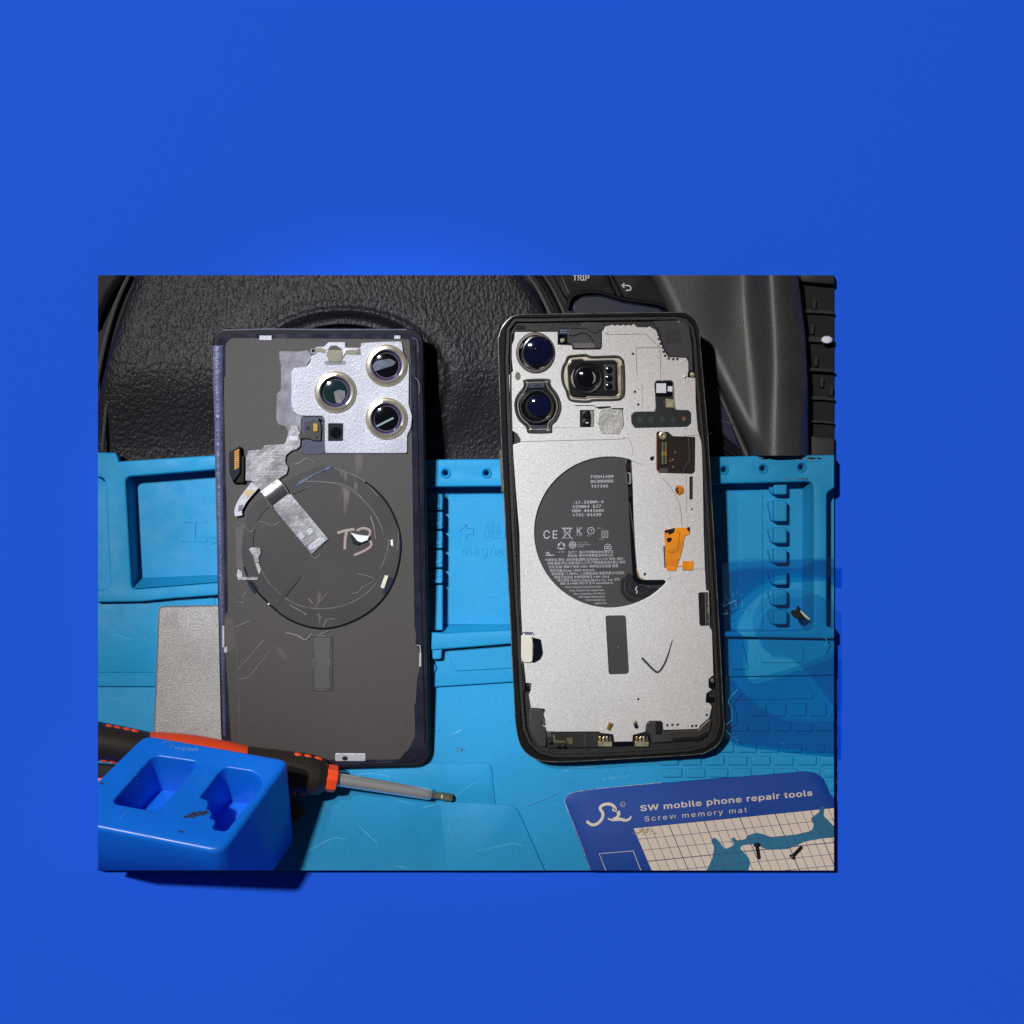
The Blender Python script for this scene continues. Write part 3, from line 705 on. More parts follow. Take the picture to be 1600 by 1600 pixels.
strip = solid('cable_tail', rounded(q([(590, 398), (858, 720), (742, 828), (462, 490)]), 2), zt + .0008, zt + .0013, m_foil, pan, bev=.00015)
fold = bmesh.new()
A0, A1, B0, B1 = [Vector(v) for v in q([(385, 392), (508, 302), (470, 496), (594, 402)])]
rows = []
for i in range(9):
    u = i / 8; zz = zt + .0016 + .0010 * math.sin(u * math.pi) - .0004 * u
    a, b = A0.lerp(B0, u), A1.lerp(B1, u); rows.append([fold.verts.new(P(a.x, a.y, zz)), fold.verts.new(P(b.x, b.y, zz)), fold.verts.new(P(b.x, b.y, zz - .0004)), fold.verts.new(P(a.x, a.y, zz - .0004))])
for p, s in zip(rows, rows[1:]):
    for k in range(4): fold.faces.new((p[k], s[k], s[(k + 1) % 4], p[(k + 1) % 4]))
fold.faces.new(rows[0]); fold.faces.new(rows[-1][::-1]); bmesh.ops.recalc_face_normals(fold, faces=fold.faces)
link('cable_fold', fold, M('dark_foil', (98, 95, 98), .28, .6, var=(60, .3), bump=(300, .3)), pan, 60)
for a in (q([(505, 300), (550, 350), (580, 402)]), q([(390, 398), (430, 450), (468, 500)])):
    tube('fold_edge', spline(a, 4), zt + .0026, .00022, m_ring, pan, 6)
for pts in ([(632, 705), (748, 612)], [(655, 725), (765, 640)], [(690, 765), (812, 680)]):
    ribbon('tail_crease', q(pts), .9, zt + .0013, zt + .0015, m_silv, strip)
for pts in ([(640, 690), (672, 672), (700, 705), (668, 730)], [(700, 668), (735, 640), (760, 668), (725, 700)], [(712, 780), (735, 756), (800, 712), (835, 710), (838, 735), (770, 786), (730, 800)]):
    solid('tail_pad', rounded(q(pts), 2), zt + .0013, zt + .00155, m_silv, strip, bev=.0001)
# black board connector standing on edge
con = solid('board_connector', rounded(q([(168, 112), (240, 72), (246, 150), (246, 262), (196, 328), (170, 262)]), 1.5), zt + .0010, zt + .0042, M('connector_blue_black', (14, 22, 34), .3, coat=.3), pan, bev=.0003)
solid('connector_back', rounded(q([(240, 150), (274, 146), (272, 330), (192, 330), (240, 265)]), 1.5), zt + .0008, zt + .0030, m_dark, con, bev=.0002)
cp = solid('connector_contacts', q([(206, 112), (238, 95), (238, 225), (206, 240)]), zt + .0042, zt + .0044, M('copper_contacts', (196, 140, 76), .35, .7, grain=(2500, .3)), con)
for i in range(9):
    y = 112 + i * 13.5
    ribbon('contact_gap', q([(207, y + 6), (238, y - 1)]), .45, zt + .0044, zt + .00447, m_dark, cp)
# magnet ring: clear film annulus with a bead at its rims
m_clear = film_mat('clear_film', (150, 146, 152), .16, .12, .18)
m_bead = M('clear_bead', (112, 106, 106), .5, var=(200, .4))
ro = spline([(437, 757), (470, 738), (510, 729), (556, 744), (596, 775), (619, 815), (626, 855), (616, 905), (590, 945), (548, 972), (500, 982), (452, 968), (415, 938), (392, 910), (380, 880), (378, 850), (388, 800), (406, 778)], 6, True)
ri = spline([(465, 770), (505, 754), (548, 766), (580, 795), (598, 830), (600, 870), (588, 910), (556, 938), (510, 951), (462, 944), (424, 915), (404, 880), (396, 850), (402, 815), (425, 788)], 6, True)
mr_ = solid('magnet_ring', ro, zt + .00046, zt + .00085, M('ring_film', (43, 40, 41), .5, coat=.08, var=(70, .25), scratch=(120, (118, 112, 114), .62)), pan, holes=[ri], bev=.00012, smooth=25)
tube('ring_rim', ro[20:84], zt + .0008, .00035, m_glass2, mr_, 6)
tube('ring_rim', ri[36:70], zt + .0008, .00016, m_bead, mr_, 6)
tube('ring_rim', ri[2:26], zt + .0008, .00014, m_bead, mr_, 6)
solid('ring_disc', offset([(x, y) for x, y in ri], 1.5 if area2(ri) > 0 else -1.5), zt + .00045, zt + .00056, M('disc_film', (53, 48, 48), .42, var=(40, .16), grain=(1900, .14), scratch=(90, (104, 96, 96), .63), coat=.15), pan)
for k_, (pts, w) in enumerate(((q([(700, 320), (850, 325), (980, 350), (1090, 430)]), .9), (q([(1150, 560), (1175, 640), (1185, 720)]), 1.6), (q([(590, 1180), (700, 1240), (690, 1245)]), 1.2), (q([(1060, 960), (1180, 1000), (1090, 1060)]), .7), (q([(1020, 1100), (1070, 1090), (1095, 1050)]), .9), (q([(760, 1200), (860, 1090)]), .6), (q([(430, 500), (500, 470), (560, 560)]), .6), (q([(720, 1130), (750, 1170)]), 1.6), (q([(820, 1330), (850, 1280), (900, 1275)]), 1.2), (q([(1330, 600), (1345, 700), (1335, 800)]), .8), (q([(900, 230), (1080, 300), (1200, 420)]), .8), (q([(1215, 940), (1260, 830), (1280, 720)]), .9), (q([(560, 1370), (640, 1390), (700, 1420), (740, 1380)]), 2.2), (q([(800, 1380), (860, 1360)]), 1.4))):
    ribbon('film_crease', spline(pts, 5), w, zt + .00056, zt + .00093, m_bead, pan)
solid('ring_slot', q([(640, 968), (664, 975), (664, 990), (498, 1196), (470, 1186)]), zt + .0008, zt + .00098, M('slot_black', (38, 35, 36), .5, var=(150, .3)), pan)
solid('ring_tab', rounded(q([(1250, 972), (1276, 976), (1245, 1066), (1219, 1056)]), 1.2), zt + .0009, zt + .0016, M('cream_tape', (206, 202, 178), .5, var=(200, .1)), pan, bev=.0001)
solid('ring_patch', q([(1285, 985), (1318, 995), (1270, 1090), (1235, 1110), (1245, 1065)]), zt + .0008, zt + .00095, m_navy, pan)
solid('ring_patch', q([(292, 1010), (328, 1006), (372, 1062), (345, 1100), (312, 1064)]), zt + .0008, zt + .00095, m_navy, pan)
m_crack = M('torn_film', (150, 148, 152), .3, coat=.4, var=(500, .5), bump=(700, .7))
solid('torn_film', q([(305, 790), (330, 778), (386, 784), (390, 820), (372, 850), (380, 880), (345, 886), (335, 840)]), zt + .0008, zt + .0014, m_crack, pan, bev=.0002)
solid('torn_film', q([(350, 890), (372, 885), (390, 930), (378, 970), (362, 930)]), zt + .0008, zt + .0012, m_crack, pan, bev=.0001)
solid('torn_film', q([(220, 965), (235, 935), (258, 945), (262, 985), (372, 985), (370, 1004), (232, 1008)]), zt + .0007, zt + .0013, m_crack, pan, bev=.0001)
solid('film_flap', q([(214, 640), (300, 600), (310, 800), (370, 990), (222, 1000)]), zt + .0005, zt + .0007, M('flap_film', (84, 78, 78), .35, var=(80, .2), scratch=(100, (130, 124, 124), .64), coat=.3), pan)
solid('film_flap', Z([(1140, 905), (1570, 690), (1600, 720), (1330, 830), (1190, 930), (1060, 1000)], 340, 650, 8.889), zt + .0006, zt + .0011, M('blue_sheen_film', (108, 114, 140), .2, .4, var=(300, .5), coat=.5), pan, bev=.0001)
tube('glue_line', spline(q([(612, 202), (650, 196), (690, 168), (712, 160), (735, 172), (765, 195)]), 5), zt + .0005, .00012, m_bead, pan, 5)
tube('glue_line', spline(q([(210, 640), (250, 610), (320, 670), (380, 600), (470, 625), (520, 600)]), 6), zt + .0008, .00010, m_bead, pan, 5)
tube('glue_line', spline(q([(730, 830), (765, 855), (800, 825)]), 5), zt + .0006, .00010, m_bead, pan, 5)
tube('glue_line', spline(q([(180, 1105), (210, 1150), (260, 1165), (275, 1140), (262, 1120), (290, 1085)]), 5), zt + .0006, .00014, m_bead, pan, 5)
b2 = lambda pts: Z(pts, 140, 900, 3.405)
for pts in ([(775, 270), (850, 240)], [(775, 270), (785, 470), (790, 560), (800, 900)], [(790, 495), (840, 440), (925, 340)], [(790, 545), (850, 530), (960, 395)]):
    tube('glue_line', spline(b2(pts), 4), zt + .00045, .00008, m_bead, pan, 5)
solid('glue_mark', b2(rounded([(985, 385), (1005, 375), (1055, 430), (1050, 450), (1030, 445)], 10)), zt + .00044, zt + .0005, M('mark', (72, 66, 64), .5), pan)
solid('glue_mark', b2(rounded([(722, 230), (765, 225), (772, 380), (745, 410), (722, 400)], 14)), zt + .00044, zt + .0005, bpy.data.materials['mark'], pan)
# pencilled T3
m_pen = M('pale_marker', (150, 130, 126), .6)
zz = zt + .00058
ribbon('handwriting', q([(920, 678), (975, 662), (1040, 652)]), 4.2, zz - .0001, zz + .00005, m_pen, pan)
ribbon('handwriting', q([(986, 662), (974, 720), (972, 792)]), 4.0, zz - .0001, zz + .00006, m_pen, pan)
ribbon('handwriting', spline(q([(1055, 662), (1100, 645), (1146, 662), (1138, 700), (1100, 722), (1150, 738), (1152, 770), (1110, 800), (1036, 834)]), 6), 3.6, zz - .0001, zz + .00007, m_pen, pan)
solid('dark_flake', q([(1010, 695), (1040, 690), (1085, 745), (1070, 764), (1030, 752)]), zz + .0001, zz + .0009, m_dark, pan, bev=.0001)
solid('white_flake', rounded(q([(1012, 676), (1060, 690), (1142, 700), (1132, 728), (1088, 746), (1060, 736)]), 1), zz + .0008, zz + .0016, M('white_paper', (214, 214, 214), .6, var=(300, .12)), pan, bev=.0002)
solid('white_flake', q([(1290, 730), (1304, 722), (1308, 770), (1292, 766)]), zt + .0008, zt + .0012, bpy.data.materials['white_paper'], pan)
turned('white_flake', 420, 944, [(2, zt + .0008), (1.8, zt + .0013), (.5, zt + .0016)], bpy.data.materials['white_paper'], pan, 10)
# lower magnet bar
bar = solid('magnet_bar', b2(rect(1182, 313, 1294, 612, 4)), zt + .00044, zt + .00075, M('bar_film', (66, 62, 64), .35, coat=.4, var=(100, .2)), pan, bev=.00015)
solid('bar_core', b2(rounded([(1192, 330), (1282, 330), (1276, 450), (1280, 598), (1194, 598), (1198, 450)], 6)), zt + .00075, zt + .0009, M('bar_core', (72, 69, 68), .5, grain=(1900, .14)), bar, bev=.0001)
for pts in ([(1212, 320), (1258, 320)], [(1208, 605), (1254, 605)], [(1190, 435), (1191, 488)], [(1276, 440), (1277, 475)]):
    ribbon('bar_glint', b2(pts), 1.1, zt + .00088, zt + .00102, m_ring, bar)
TILT[:] = [0, 0]
# ------------------------------------------------------------------ right: the opened phone
TILT[:] = [2.8e-5, 1188.0]
pho = thing('opened_smartphone', 'opened phone without back glass, bare silver midframe around a round black battery window', 'smartphone', lean(P(955, 840, -.0037)))
z0 = -.0036; zt = .0046
A = lambda pts: Z(pts, 770, 480, 4.706)
B = lambda pts: Z(pts, 780, 680, 4.571)
Cc = lambda pts: Z(pts, 780, 900, 4.444)
m_frame = M('black_metal_frame', (25, 24, 26), .3, .3, var=(50, .25), bump=(900, .12), scratch=(180, (86, 84, 84), .71))
m_frame2 = M('frame_inner', (22, 21, 21), .5, var=(300, .35), bump=(1200, .3))
m_plate = M('bead_blasted_alloy', (200, 196, 195), .46, .14, var=(20, .06), grain=(2600, .26), bump=(2200, .10))
m_batt = M('battery_foil', (54, 51, 53), .48, var=(30, .06), grain=(2000, .10))
m_btxt = M('battery_print', (178, 176, 178), .6)
m_orange = M('orange_flex', (226, 134, 20), .35, var=(160, .22), coat=.3)
m_solder = M('solder', (205, 196, 160), .3, .7, var=(400, .3))
out = [(779, 545), (780, 525), (785, 511), (795, 499), (807, 493), (830, 491.5), (950, 489.5), (1058, 488.5), (1074, 491), (1086, 500), (1092, 514), (1094, 540),
       (1100, 610), (1106.5, 690), (1113, 800), (1120, 920), (1126, 1030), (1130, 1110), (1131.5, 1135), (1128, 1153), (1119, 1166), (1104, 1175), (1085, 1179), (1000, 1184), (900, 1189.5), (860, 1190), (840, 1187), (824, 1178), (813, 1163), (807, 1140), (804, 1100), (797, 960), (790, 830), (784, 700)]
out = spline(out, 3, True)
inn_ = [(797, 515), (806, 503), (830, 503), (950, 501), (1055, 500), (1070, 503), (1078, 512), (1082, 530), (1086, 590), (1096, 700), (1106, 860), (1114, 1000), (1119, 1090), (1121, 1128), (1115, 1150), (1100, 1163), (1075, 1169), (1000, 1174), (900, 1178), (866, 1178), (845, 1172), (830, 1158), (822, 1138), (818, 1090), (811, 950), (805, 830), (799, 690), (795, 560)]
mid_ = offset(inn_ if area2(inn_) > 0 else inn_[::-1], -6.0)
fr = solid('frame', out, z0, zt, m_frame, pho, holes=[mid_], bev=.00035, seg=1, smooth=20)
solid('frame_lip', mid_, z0, zt - .0005, m_frame2, fr, holes=[inn_], bev=.0002, seg=1, smooth=20)
solid('frame_tray', inn_, z0 + .0002, zt - .0020, m_frame2, pho)
# pale lines of the chamfer: edge wear plus painted thin highlights
ch = spline([(782.5, 560), (783.5, 640), (788, 760), (795, 900), (801, 1010)], 5)
tube('chamfer_line', ch, zt - .0003, .00022, M('worn_edge_highlight', (120, 118, 116), .3, .5, var=(300, .6)), fr, 6)
ch = spline([(1090, 520), (1096, 590), (1103, 690), (1110, 800)], 5)
tube('chamfer_line', ch, zt - .0003, .00016, bpy.data.materials['worn_edge_highlight'], fr, 6)
tube('chamfer_line', [(830, 492.5), (940, 490.8), (1056, 490)], zt - .0003, .00014, bpy.data.materials['worn_edge_highlight'], fr, 6)
tube('chamfer_line', out + out[:1], zt - .00015, .00017, bpy.data.materials['worn_edge_highlight'], fr, 5)
ribbon('side_button', [(781.5, 703), (783.3, 735), (785.2, 768)], 3.0, zt - .0040, zt - .0012, M('button_metal', (128, 122, 112), .3, .6, var=(400, .3)), pho)
tube('inner_lip', spline([(799, 520), (798, 600), (801, 720), (808, 850), (813, 960), (819, 1080)], 5), zt - .0006, .00035, m_frame2, fr, 6)
# the alloy plate
plt = A([(165, 182), (470, 178), (478, 180), (478, 240), (478, 276), (580, 280), (590, 312), (795, 312), (803, 270), (803, 168), (826, 142), (868, 132)])
for i in range(8): plt += A([(878 + i * 20, 137 if i % 2 else 128)])
plt += A([(1036, 122), (1062, 147), (1165, 148), (1200, 168), (1226, 225), (1240, 268), (1262, 322), (1292, 366), (1425, 372), (1438, 400), (1440, 466), (1432, 515), (1490, 520), (1493, 690), (1500, 800), (1508, 900)])
plt += B([(1448, 60), (1455, 300), (1462, 700), (1470, 950), (1480, 1110)]) + Cc([(1455, 100), (1462, 352), (1478, 380), (1488, 690), (1455, 712), (1455, 772), (1478, 790), (1440, 815), (1434, 876), (1462, 885), (1478, 905), (1460, 985), (1400, 1036), (1385, 1062), (1140, 1070), (1135, 1015), (1118, 1006), (1040, 1006), (1022, 1030), (1015, 1082), (930, 1104), (925, 1150), (800, 1152), (792, 1100), (705, 1090), (690, 1080), (400, 1082), (330, 1078), (322, 1050), (290, 1040), (305, 1020), (320, 1000), (308, 960), (322, 930), (310, 922), (220, 915), (206, 825), (220, 795), (222, 746), (185, 742), (182, 700), (172, 612), (152, 604), (150, 560)])
plt += Cc([(152, 395), (160, 380), (150, 200)]) + B([(145, 700), (120, 400), (95, 60)]) + A([(150, 1010), (205, 995), (205, 970), (180, 930), (132, 900), (128, 700), (118, 500), (150, 470), (132, 300), (158, 235)])
bc, br_ = (952.8, 831.4), 118
def on_circle(a): return (bc[0] + br_ * math.cos(R(a)), bc[1] + br_ * math.sin(R(a)))
# battery window: circle cut by the slanting edge on the right
win = [on_circle(a) for a in range(-75, -75 - 252, -6)]
win = [on_circle(a) for a in range(285, 32, -6)] + B([(1192, 1052), (1180, 1034), (1040, 1034), (1005, 1015), (985, 960), (972, 800), (962, 600), (952, 300), (946, 182)])
fm = lambda pts, r: rounded(pts, r, 3)
cam_main = spline(A([(585, 355), (680, 348), (730, 362), (900, 358), (945, 375), (962, 420), (966, 620), (945, 665), (905, 680), (740, 684), (700, 694), (600, 690), (558, 672), (538, 610), (515, 560), (506, 500), (514, 440), (535, 400), (550, 365)]), 4, True)
cam_up = circ(*A([(312, 333)])[0], 29.0, 31, n=44)
cam_lo = spline(A([(240, 535), (400, 530), (415, 550), (425, 580), (470, 640), (495, 710), (490, 770), (462, 830), (430, 862), (428, 905), (412, 918), (275, 920), (255, 905), (245, 875), (200, 835), (172, 780), (163, 710), (180, 650), (225, 590), (232, 560)]), 4, True)
sq = rounded(A([(1212, 915), (1290, 918), (1325, 950), (1490, 955), (1488, 1212), (1470, 1226), (1225, 1218), (1204, 1195), (1203, 930)]), 2)
mic = A(rect(642, 757, 745, 882, 8))
tee = rounded(A([(1040, 770), (1190, 768), (1200, 738), (1190, 560), (1200, 540), (1310, 538), (1330, 552), (1336, 740), (1350, 756), (1440, 758), (1460, 778), (1460, 855), (1432, 880), (1045, 888), (1020, 850), (1018, 790)]), 2.5)
slot = Cc(rounded([(740, 282), (752, 276), (868, 275), (880, 285), (902, 668), (892, 680), (775, 684), (762, 676)], 12))
holes = [win, cam_main, cam_up, cam_lo, sq, mic, tee, slot, Cc(circ(968, 857, 8, n=10)), B(circ(1042, 994, 10, n=10)), B(circ(1378, 530, 7, n=8))]
dots = A([(1218, 203), (1220, 234), (1233, 268), (1250, 296), (1257, 328), (1268, 357), (1294, 377), (1327, 382), (1357, 381), (1030, 342), (1070, 716), (1045, 622)]) + Cc([(1168, 1036), (1203, 1034), (1240, 1032), (1340, 1042), (1368, 1040), (1441, 965)])
holes += [A(rect(1448, 1245, 1472, 1415, 8))]
plate = solid('midframe_plate', plt, zt - .0018, zt - .0006, m_plate, pho, holes=holes, bev=.00018, seg=2, smooth=30)
PZ = zt - .0006
bm = bmesh.new()
for x, y in dots: solid_bm(bm, circ(x, y, 2.1, n=10), PZ - .0001, PZ + .00005, floor=False)
link('plate_pits', bm, M('pit_dark', (40, 38, 38), .7), plate, 0, kind='stuff')
# rims raised round the camera openings
m_crim = M('camera_rim', (74, 70, 66), .35, .4, var=(300, .3))
m_crimb = M('camera_rim_bright', (205, 200, 186), .25, .7, var=(200, .3))
m_barrel = M('lens_barrel', (16, 16, 18), .28, coat=.3)
m_blueglass = M('deep_blue_lens', (8, 12, 40), .05, coat=1.0)
def rim_of(loop, name, parent, w=.0005, up=.0009, mat=None):
    l = loop if area2(loop) > 0 else loop[::-1]
    return solid(name, offset(l, -1.2), PZ - .0004, PZ + up, mat or m_crim, parent, holes=[offset(l, 2.2)], bev=.0003, smooth=50)
def inset(loop, d):
    l = loop if area2(loop) > 0 else loop[::-1]
    return offset(l, d)
# upper camera
x, y = A([(312, 333)])[0]
cu = turned('camera_module', x, y, [(30.5, PZ - .0014), (30.5, PZ + .0007), (29.5, PZ + .0011), (26, PZ + .0012), (25, PZ + .0006), (25, PZ - .0004)], M('camera_bezel', (92, 84, 80), .45, .2, var=(200, .2)), pho, 56, sy=1.05)
x2, y2 = A([(330, 322)])[0]
lb = turned('lens_barrel', x2 + .5, y2 + .5, [(24.8, PZ - .0008), (24.8, PZ + .0010), (24.2, PZ + .0016), (22.5, PZ + .0017), (22.0, PZ + .0013)], m_barrel, cu, 48)
turned('lens_glass', x2 + .5, y2 + .5, [(22.2, PZ + .0004), (22.1, PZ + .0012), (18, PZ + .0016), (10, PZ + .0020), (5, PZ + .0021), (1, PZ + .00212)], m_blueglass, lb, 48)
turned('lens_pupil', x2 + .5, y2 + .5, [(6, PZ + .0019), (5.6, PZ + .00218), (5, PZ + .00222), (3, PZ + .0021), (1, PZ + .0021)], m_lens, lb, 28)
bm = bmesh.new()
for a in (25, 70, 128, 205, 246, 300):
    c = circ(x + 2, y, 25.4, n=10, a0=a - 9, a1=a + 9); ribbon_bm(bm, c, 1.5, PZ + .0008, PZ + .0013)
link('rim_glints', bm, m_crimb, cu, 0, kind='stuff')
# lower camera
rm = rim_of(cam_lo, 'camera_module', pho)
solid('camera_well', inset(cam_lo, 1.5), PZ - .0016, PZ - .0003, m_barrel, rm)
l = inset(cam_lo, 3.6); rim2 = solid('camera_rim', l, PZ - .0006, PZ + .0006, m_crimb, rm, holes=[inset(cam_lo, 5.6)], bev=.0003, smooth=50)
x, y = A([(325, 728)])[0]
x -= 1.0
lb = turned('lens_barrel', x, y, [(28, PZ - .0004), (28, PZ + .0009), (27, PZ + .0014), (25.4, PZ + .0012), (25.2, PZ + .0005), (24, PZ + .0004), (23, PZ + .0009), (22, PZ + .0010), (21, PZ + .0004), (18, PZ - .0002)], m_barrel, rm, 56)
turned('lens_ring', x, y, [(25.6, PZ + .0010), (25.4, PZ + .0015), (24.6, PZ + .0015), (24.3, PZ + .0009)], m_dgrey, lb, 56)
turned('lens_glass', x + 4, y - 1, [(17.5, PZ - .0003), (17.3, PZ + .0004), (12, PZ + .0010), (6, PZ + .0012), (1, PZ + .00125)], m_blueglass, lb, 44)
for yy in (A([(320, 572)])[0], A([(335, 888)])[0]):
    solid('camera_lug', rect(yy[0] - 13, yy[1] - 4.5, yy[0] + 13, yy[1] + 4.5, 1.5), PZ - .0004, PZ + .0004, M('lug_grey', (84, 86, 98), .25, .5, var=(700, .5)), rm, bev=.0003)
# main camera
rm = rim_of(cam_main, 'camera_module', pho)
solid('camera_well', inset(cam_main, 1.5), PZ - .0016, PZ - .0003, M('well_alloy', (190, 180, 164), .4, .4, var=(300, .15)), rm)
l = fm(A([(570, 388), (655, 380), (670, 395), (890, 388), (915, 405), (925, 640), (905, 655), (700, 655), (685, 668), (590, 660), (566, 640), (556, 560), (550, 430)]), 4)
bod = solid('camera_body', l, PZ - .0006, PZ + .0006, m_barrel, rm, bev=.0005, seg=3)
rr = solid('body_rim', offset(l if area2(l) > 0 else l[::-1], -1.4), PZ - .0005, PZ + .0004, m_crimb, rm, holes=[offset(l if area2(l) > 0 else l[::-1], .4)], bev=.0002)
x, y = A([(692, 520)])[0]
lb = turned('lens_barrel', x, y, [(25, PZ + .0004), (25, PZ + .0010), (23.5, PZ + .0014), (20.5, PZ + .0013), (20, PZ + .0008), (18, PZ + .0010), (17, PZ + .0016), (15.5, PZ + .0016), (14.5, PZ + .0010)], m_barrel, bod, 56)
turned('lens_glass', x, y, [(15, PZ + .0008), (14.6, PZ + .0013), (9, PZ + .0018), (4, PZ + .0019), (1, PZ + .00192)], m_lens, lb, 40)
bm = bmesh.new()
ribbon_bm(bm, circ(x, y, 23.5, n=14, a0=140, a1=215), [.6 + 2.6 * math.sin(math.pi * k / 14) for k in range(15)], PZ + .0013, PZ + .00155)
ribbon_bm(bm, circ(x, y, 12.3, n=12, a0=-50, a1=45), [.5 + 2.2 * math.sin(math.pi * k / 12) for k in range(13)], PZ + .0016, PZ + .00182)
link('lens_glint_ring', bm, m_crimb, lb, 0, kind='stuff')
sb = solid('sensor_block', A(rect(818, 418, 905, 615, 12)), PZ + .0005, PZ + .0011, M('sensor_grey', (46, 46, 50), .4), bod, bev=.0003)
for yy in (462, 523, 583):
    a, b = A([(856, yy)])[0]
    turned('sensor_eye', a, b, [(5.6, PZ + .0010), (5.4, PZ + .0013), (3, PZ + .0015), (1, PZ + .00155)], m_gloss, sb, 20)
solid('frame_bracket', A(rounded([(928, 425), (945, 420), (948, 650), (930, 655)], 4)), PZ - .0004, PZ + .0009, m_solder, rm, bev=.0002)
# upper black parts
solid('antenna_bar', A(rounded([(160, 128), (470, 122), (640, 118), (660, 150), (640, 178), (165, 182)], 6)), zt - .0020, zt - .0002, m_frame2, pho, bev=.0003)
solid('antenna_clip', A(rect(170, 135, 240, 165, 5)), zt - .0002, zt + .0001, m_dark, pho, bev=.0001)
m_sat = M('satin_black', (52, 50, 54), .42, var=(60, .15), bump=(900, .1))
cl = solid('connector_cover', fm(A([(655, 118), (680, 108), (800, 110), (822, 128), (815, 160), (800, 170), (800, 298), (770, 302), (590, 300), (575, 270), (548, 262), (548, 210), (560, 150), (650, 145)]), 2), zt - .0016, zt + .0002, m_sat, pho, bev=.0003)
ribbon('cover_ridge', spline(A([(556, 205), (600, 208), (645, 190), (690, 196), (720, 222), (745, 265)]), 5), 1.6, zt + .0001, zt + .0005, m_dark, cl)
ribbon('cover_ridge', spline(A([(565, 158), (650, 155), (690, 160), (720, 180), (760, 190), (790, 165)]), 5), 1.3, zt + .0001, zt + .0004, m_dark, cl)
solid('cover_grip', A([(590, 262), (750, 262), (750, 300), (600, 300)]), zt + .0002, zt + .0005, M('rough_grip', (88, 84, 84), .5, grain=(2200, .6), bump=(2500, .5)), cl, bev=.0001)
ch = solid('small_chip', A(rect(480, 150, 560, 205, 6)), zt - .0012, zt + .0001, m_navy, pho, bev=.0002)
for i in range(4):
    for j in range(2):
        solid('chip_pad', A(rect(497 + i * 14, 164 + j * 16, 506 + i * 14, 175 + j * 16)), zt + .0001, zt + .0002, M('chip_pad', (120, 150, 165), .3, .4) if not (i or j) else bpy.data.materials['chip_pad'], ch)
solid('chip_socket', A(rect(482, 212, 545, 262, 8)), zt - .0014, zt - .0004, m_gloss, pho)
solid('socket_contact', A(rounded([(500, 232), (525, 226), (530, 244), (510, 262), (495, 252)], 6)), zt - .0004, zt + .0000, m_solder, pho, bev=.0001)
# corner speaker module, upper right
co = solid('corner_module', fm(A([(1170, 102), (1235, 98), (1400, 96), (1428, 112), (1448, 150), (1468, 300), (1475, 470), (1445, 470), (1440, 372), (1300, 366), (1262, 310), (1240, 240), (1232, 180), (1200, 150)]), 2), zt - .0016, zt - .0002, m_sat, pho, bev=.0003)
solid('module_pad', A(rect(1272, 172, 1372, 206, 5)), zt - .0002, zt, M('rough_black', (40, 38, 46), .6, grain=(2500, .5), bump=(2500, .6)), co)
solid('module_pad', A(rect(1268, 212, 1388, 258, 5)), zt - .0002, zt, bpy.data.materials['rough_black'], co)
ribbon('module_seam', A([(1242, 100), (1246, 170)]), 1, zt - .0002, zt - .0001, m_dgrey, co)
ribbon('module_seam', A([(1325, 262), (1318, 300), (1322, 362)]), 1, zt - .0002, zt - .0001, m_dgrey, co)
tube('frame_screw', [A([(1366, 100)])[0], A([(1370, 118)])[0]], zt, .0003, m_solder, pho, 8)
solid('side_clip', A(circ(1462, 488, 28, 24, n=16)), zt - .0012, zt - .0002, m_dark, pho, bev=.0003)
turned('clip_screw', *A([(1468, 496)])[0], [(4, zt - .0003), (3.4, zt + .0001), (1, zt + .0002)], m_solder, pho, 14)
turned('plate_rivet', *A([(1412, 512)])[0], [(2.6, PZ), (2.2, PZ + .0003), (.5, PZ + .0004)], m_solder, plate, 12)
# inspection rivets on the plate
for (x, y) in A([(838, 182), (838, 232), (1155, 156), (1400, 398), (498, 291), (815, 920)]) + Cc([(256, 900), (720, 1070), (993, 1050), (1432, 922), (1300, 1030)]):
    turned('plate_rivet', x, y, [(3, PZ), (2.8, PZ + .00018), (2.0, PZ + .00022), (1.6, PZ + .00008), (.4, PZ + .00006)], m_plate, plate, 14)
m_line = M('score_line', (120, 114, 112), .5)
for pts, w in ((A([(826, 200), (1110, 198), (1130, 205), (1235, 300)]), .8), (A([(1060, 500), (1055, 320), (1075, 297), (1200, 295), (1228, 310), (1236, 540)]), .8), (A([(1096, 560), (1100, 740), (1085, 765)]), .5), (A([(205, 990), (500, 980), (930, 970), (960, 955)]), 1.0), (A([(210, 885), (640, 885)]), .5), (A([(975, 955), (1010, 985), (1030, 1050), (1020, 1100)]), .6), (B([(945, 180), (990, 202), (1020, 205)]), .8), (B([(1160, 300), (1230, 380), (1290, 500), (1306, 650)]), .8), (B([(1306, 960), (1470, 955)]), .6), (A([(1400, 950), (1510, 940)]), .8), (B([(1335, 290), (1340, 560)]), .5)):
    ribbon('score_line', spline(pts, 4), w, PZ - .0001, PZ + .00006, m_line, plate)
bv = spline(A([(1055, 320), (1075, 297), (1200, 295), (1228, 310), (1236, 400), (1238, 540)]), 4)
ribbon('plate_step', [(a + 1.2, b + 1) for a, b in bv], 1, PZ - .0001, PZ + .00012, m_plate, plate)
solid('adhesive_dot', A(circ(183, 505, 20, 30, n=18)), PZ, PZ + .0003, M('brown_adhesive', (104, 94, 74), .5, var=(900, .3)), plate, bev=.0001)
